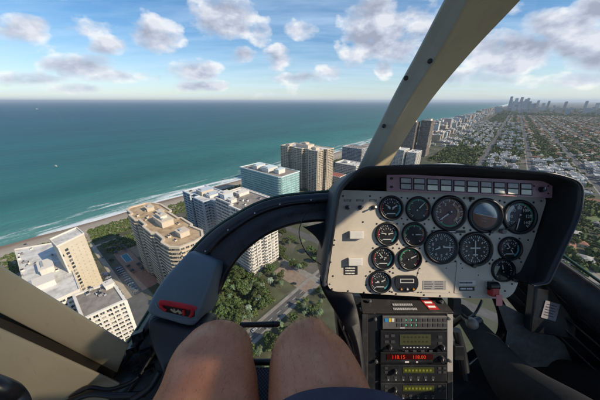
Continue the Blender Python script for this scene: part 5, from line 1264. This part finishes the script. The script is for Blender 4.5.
# pocket opening: red lining on the near face, with pale tool inside
def pk(u,v,d=.468): return L(u,v,d)
M=MB(); top_=catmull([pk(161,301),pk(163,300.5),pk(180,303.5),pk(193,306.5),pk(195,308)],5); bot_=catmull([pk(161.5,308),pk(165,310.5),pk(180,314.5),pk(192,316.5),pk(195,316)],5)
n=len(top_); M.add(top_+bot_,[(i,i+1,n+i+1,n+i) for i in range(n-1)],mat('pocket_dark',(.02,.004,.005),.8)); M.mats[0].use_backface_culling=False
o=M.build('pocket',pod); sm_=o.modifiers.new('Solid','SOLIDIFY'); sm_.thickness=.003; sm_.offset=-1
M=MB(); M.tube([p+Vector((0,-.002,-.003)) for p in top_],.0050,redf,10); M.tube(catmull([pk(160,303,.464),pk(162,308,.464),pk(166,311,.464)],4),.003,redf,8); M.tube(catmull([pk(192.5,309,.464),pk(192,314,.464),pk(190,317,.464)],4),.0034,redf,8); M.tube(catmull([pk(183.5,310,.464),pk(184,315,.464)],3),.0026,redf,8)
M.build('pocket_lining',pod)
M=MB(); M.tube(catmull([pk(171,309,.466),pk(175,312,.466),pk(179,311,.466),pk(182,313.5,.466)],4),.0022,mat('pale_brass',(.45,.38,.25),.4,metal=.5),8); M.tube([pk(174,308.5,.466),pk(176,313,.466)],.0018,mat('pale_brass',(.45,.38,.25),.4),8); M.tube([pk(178,309.5,.466),pk(180,314,.466)],.0018,mat('pale_brass',(.45,.38,.25),.4),8); M.build('clasp',pod)
M=MB(); M.tube(catmull([pk(156,303,.47),pk(159,308.5,.463),pk(170,315.5,.462),pk(183,319.5,.462),pk(197,320,.463)],5),.0016,podm,8); M.build('piping',pod)

# ============================================================ people
def skin(name,nodes,edges,m,parent,sub=2,root=0):
    me=bpy.data.meshes.new(name); me.from_pydata([tuple(n_[0]) for n_ in nodes],edges,[]); o=link(name,me,parent)
    s_=o.modifiers.new('Skin','SKIN'); s_.use_smooth_shade=True; s_.branch_smoothing=.6
    lay=me.skin_vertices[0].data if me.skin_vertices else None
    if lay is None:
        bm=bmesh.new(); bm.from_mesh(me); bm.verts.layers.skin.verify(); bm.to_mesh(me); bm.free(); lay=me.skin_vertices[0].data
    for i,n_ in enumerate(nodes): lay[i].radius=(n_[1],n_[2] if len(n_)>2 else n_[1]); lay[i].use_root=(i==root)
    u_=o.modifiers.new('Sub','SUBSURF'); u_.levels=u_.render_levels=sub
    dg=bpy.context.evaluated_depsgraph_get(); dg.update(); me2=bpy.data.meshes.new_from_object(o.evaluated_get(dg)); o.modifiers.clear(); o.data=me2; me2.name=name
    me2.materials.clear(); me2.materials.append(m)
    for p in me2.polygons: p.use_smooth=True; p.material_index=0
    return o
# skin material
t=NT('skin'); o_=t.obj(); c1_=t.ramp(t.noise(o_,14,6,.65),[(.30,(.50,.180,.085)),(.55,(.67,.270,.135)),(.75,(.78,.37,.21))])
sp1=t.ramp(t.noise(o_,120,4,.7),[(.58,(0,0,0)),(.72,(1,1,1))]); c2_=t.mix(t.math('MULTIPLY',sp1,.30),c1_,(.30,.11,.06)); t.l(c2_,t.b.inputs['Base Color'])
t.b.inputs['Roughness'].default_value=.46; t.b.inputs['Subsurface Weight'].default_value=.12; t.b.inputs['Subsurface Radius'].default_value=(1,.35,.2); t.b.inputs['Subsurface Scale'].default_value=.006
vn=t.n('ShaderNodeTexVoronoi'); vn.inputs['Scale'].default_value=330; t.l(o_,vn.inputs[0]); t.bump(t.math('ADD',vn.outputs['Distance'],t.noise(o_,90,5,.7)),.28,.0012)
skinm=t.mat
shortm=mat('navy_cotton',(.060,.056,.092),.85,var=.35,scale=18,bump=.5,bscale=1200,bdist=.001)
kL,kR=L(213,356,.395),L(307,354,.395); tL,tR=L(207,414,.325),L(324,414,.325)
dl=(tL-kL).normalized(); dr=(tR-kR).normalized()
hL=Vector((kL.x-.0,-.14,-.46)); hR=Vector((kR.x+.06,-.14,-.46)); 
pel=Vector(((hL.x+hR.x)/2,-.20,-.47))
tLm=tL.lerp(hL,.3); tRm=tR.lerp(hR,.3)
nodes=[(pel,.12,.10),(pel+Vector((0,-.04,.22)),.13,.10),(pel+Vector((0,-.06,.40)),.14,.10),
 (hL,.088),(tL.lerp(hL,.5),.084),(tL,.080),(kL.lerp(tL,.45),.074),(kL,.067),(kL+Vector((0,.040,-.045)),.058),(kL+Vector((-.005,.055,-.13)),.056),(kL+Vector((-.01,.07,-.28)),.045),(kL+Vector((-.01,.08,-.42)),.036),(kL+Vector((-.015,.16,-.47)),.036),(kL+Vector((-.02,.25,-.49)),.028),
 (hR,.088),(tR.lerp(hR,.5),.086),(tR,.084),(kR.lerp(tR,.45),.075),(kR,.067),(kR+Vector((0,.040,-.045)),.058),(kR+Vector((.005,.055,-.13)),.056),(kR+Vector((.01,.07,-.28)),.045),(kR+Vector((.01,.08,-.42)),.036),(kR+Vector((.015,.16,-.47)),.036),(kR+Vector((.02,.25,-.49)),.028)]
edges=[(0,1),(1,2),(0,3),(3,4),(4,5),(5,6),(6,7),(7,8),(8,9),(9,10),(10,11),(11,12),(12,13),(0,14),(14,15),(15,16),(16,17),(17,18),(18,19),(19,20),(20,21),(21,22),(22,23),(23,24)]
pass_=empty('person',EYE,0); tag(pass_,'seated passenger with bare tanned knees and navy shorts, seen from their own eyes','person')
body=skin('body',nodes,edges,skinm,pass_,3)
# kneecaps, the hollows beside them and the long thigh muscle
for kn,th_ in ((kL,tL),(kR,tR)):
    pat=kn+Vector((0,.018,.062)); ax_=(th_-kn).normalized()
    for v in body.data.vertices:
        c=v.co; d=(c-pat); al=d.dot(ax_); la=abs(d.x); r2=(al/.034)**2+(la/.026)**2
        rad=(c-kn); rad=(rad-ax_*rad.dot(ax_)).normalized() if rad.length>1e-4 else Vector((0,0,1))
        if rad.z<.0: continue
        v.co=c+rad*(.0055*math.exp(-r2)-.0045*math.exp(-((al/.04)**2+((la-.040)/.015)**2))-.003*math.exp(-(((al-.055)/.018)**2+(la/.03)**2))+.0022*noise.noise(c*22))
# shorts: a loose sleeve round the right thigh (and the left, out of frame)
def sleeve(a,b,ra,rb,hem,nm):
    ax=(b-a).normalized(); x=ax.cross(Vector((0,0,1))).normalized(); z=x.cross(ax); rows=[]
    q=random.Random(3); n=28
    for i,(f,k) in enumerate(((0,1.0),(.03,1.035),(.06,1.03),(.2,1.05),(.45,1.07),(.75,1.1),(1,1.12))):
        c=a.lerp(b,f); r_=ra+(rb-ra)*f; ring_=[]
        for j in range(n):
            th=2*math.pi*j/n; w_=1+.018*math.sin(3*th+f*5)+.012*math.sin(7*th+f*11); hm=hem*math.cos(th-.9)*(1-f)
            ring_.append(c+ax*-hm+(x*math.cos(th)+z*math.sin(th))*r_*k*w_)
        rows.append(ring_)
    o=loftmesh(nm,rows,shortm,pass_,cap=False,sub=2); s_=o.modifiers.new('Solid','SOLIDIFY'); s_.thickness=.003; s_.offset=1
    return o
tRm0=L(336,414,.325)
sleeve(L(343,424,.316),hR,.093,.108,.012,'shorts')
sleeve(tL.lerp(hL,.42),hL,.094,.105,.01,'shorts')
# leg hair
hm_=mat('hair_brown',(.16,.07,.03),.6); q=random.Random(9); M=MB(); me=body.data; cnt=0
polys=[p for p in me.polygons if p.center.y>.05 and p.center.z>kL.z-.1 and p.normal.dot(-p.center.normalized())>-.25]
tot=0
for p in polys:
    nh=p.area*32000; k=int(nh)+(1 if q.random()<nh-int(nh) else 0)
    vs=[me.vertices[i].co for i in p.vertices]
    for _ in range(k):
        w1=[q.random() for _ in vs]; s_=sum(w1); c=sum((v*w_/s_ for v,w_ in zip(vs,w1)),Vector((0,0,0)))
        d=(p.normal*.45+Vector((q.gauss(0,.35),.8+q.gauss(0,.3),-.5+q.gauss(0,.3))).normalized()*.9).normalized(); ln=q.uniform(.004,.010); sd_=d.cross(p.normal).normalized()*.00009
        m1=c+d*ln*.5; e_=c+(d*ln)+Vector((0,.001,-.0025))
        M.add([c-sd_,c+sd_,m1+sd_*.8,m1-sd_*.8,e_],[(0,1,2,3),(3,2,4)],hm_)
hr=M.build('leg_hair',body)
# pilot
pilot=empty('person',EYE,0); tag(pilot,'pilot in black trousers seated at right, legs stretched towards the pedals','person')
px0=.60
N=[(Vector((px0,-.22,-.46)),.14,.11),(Vector((px0,-0.38,-.22)),.15,.10),(Vector((px0,-0.37,.02)),.17,.11),(Vector((px0,-0.35,.12)),.07,.06),(Vector((px0,-0.32,.20)),.075,.085),(Vector((px0,-0.32,.29)),.07,.08),
 (Vector((px0-.10,-.16,-.47)),.085),(L(600,452,.42),.082),(L(528,396,.57),.066),(L(508,376,.66),.062),(L(490,348,.76),.046),(L(466,318,.90),.034),(L(457,309,.97),.035),
 (Vector((px0+.10,-.16,-.47)),.085),(L(690,450,.50),.082),(L(600,389,.66),.062),(L(560,378,.74),.060),(L(520,366,.82),.045),(L(498,357,.92),.038)]
E_=[(0,1),(1,2),(2,3),(3,4),(4,5),(0,6),(6,7),(7,8),(8,9),(9,10),(10,11),(11,12),(0,13),(13,14),(14,15),(15,16),(16,17),(17,18)]
skin('body',N,E_,fabric,pilot,3)
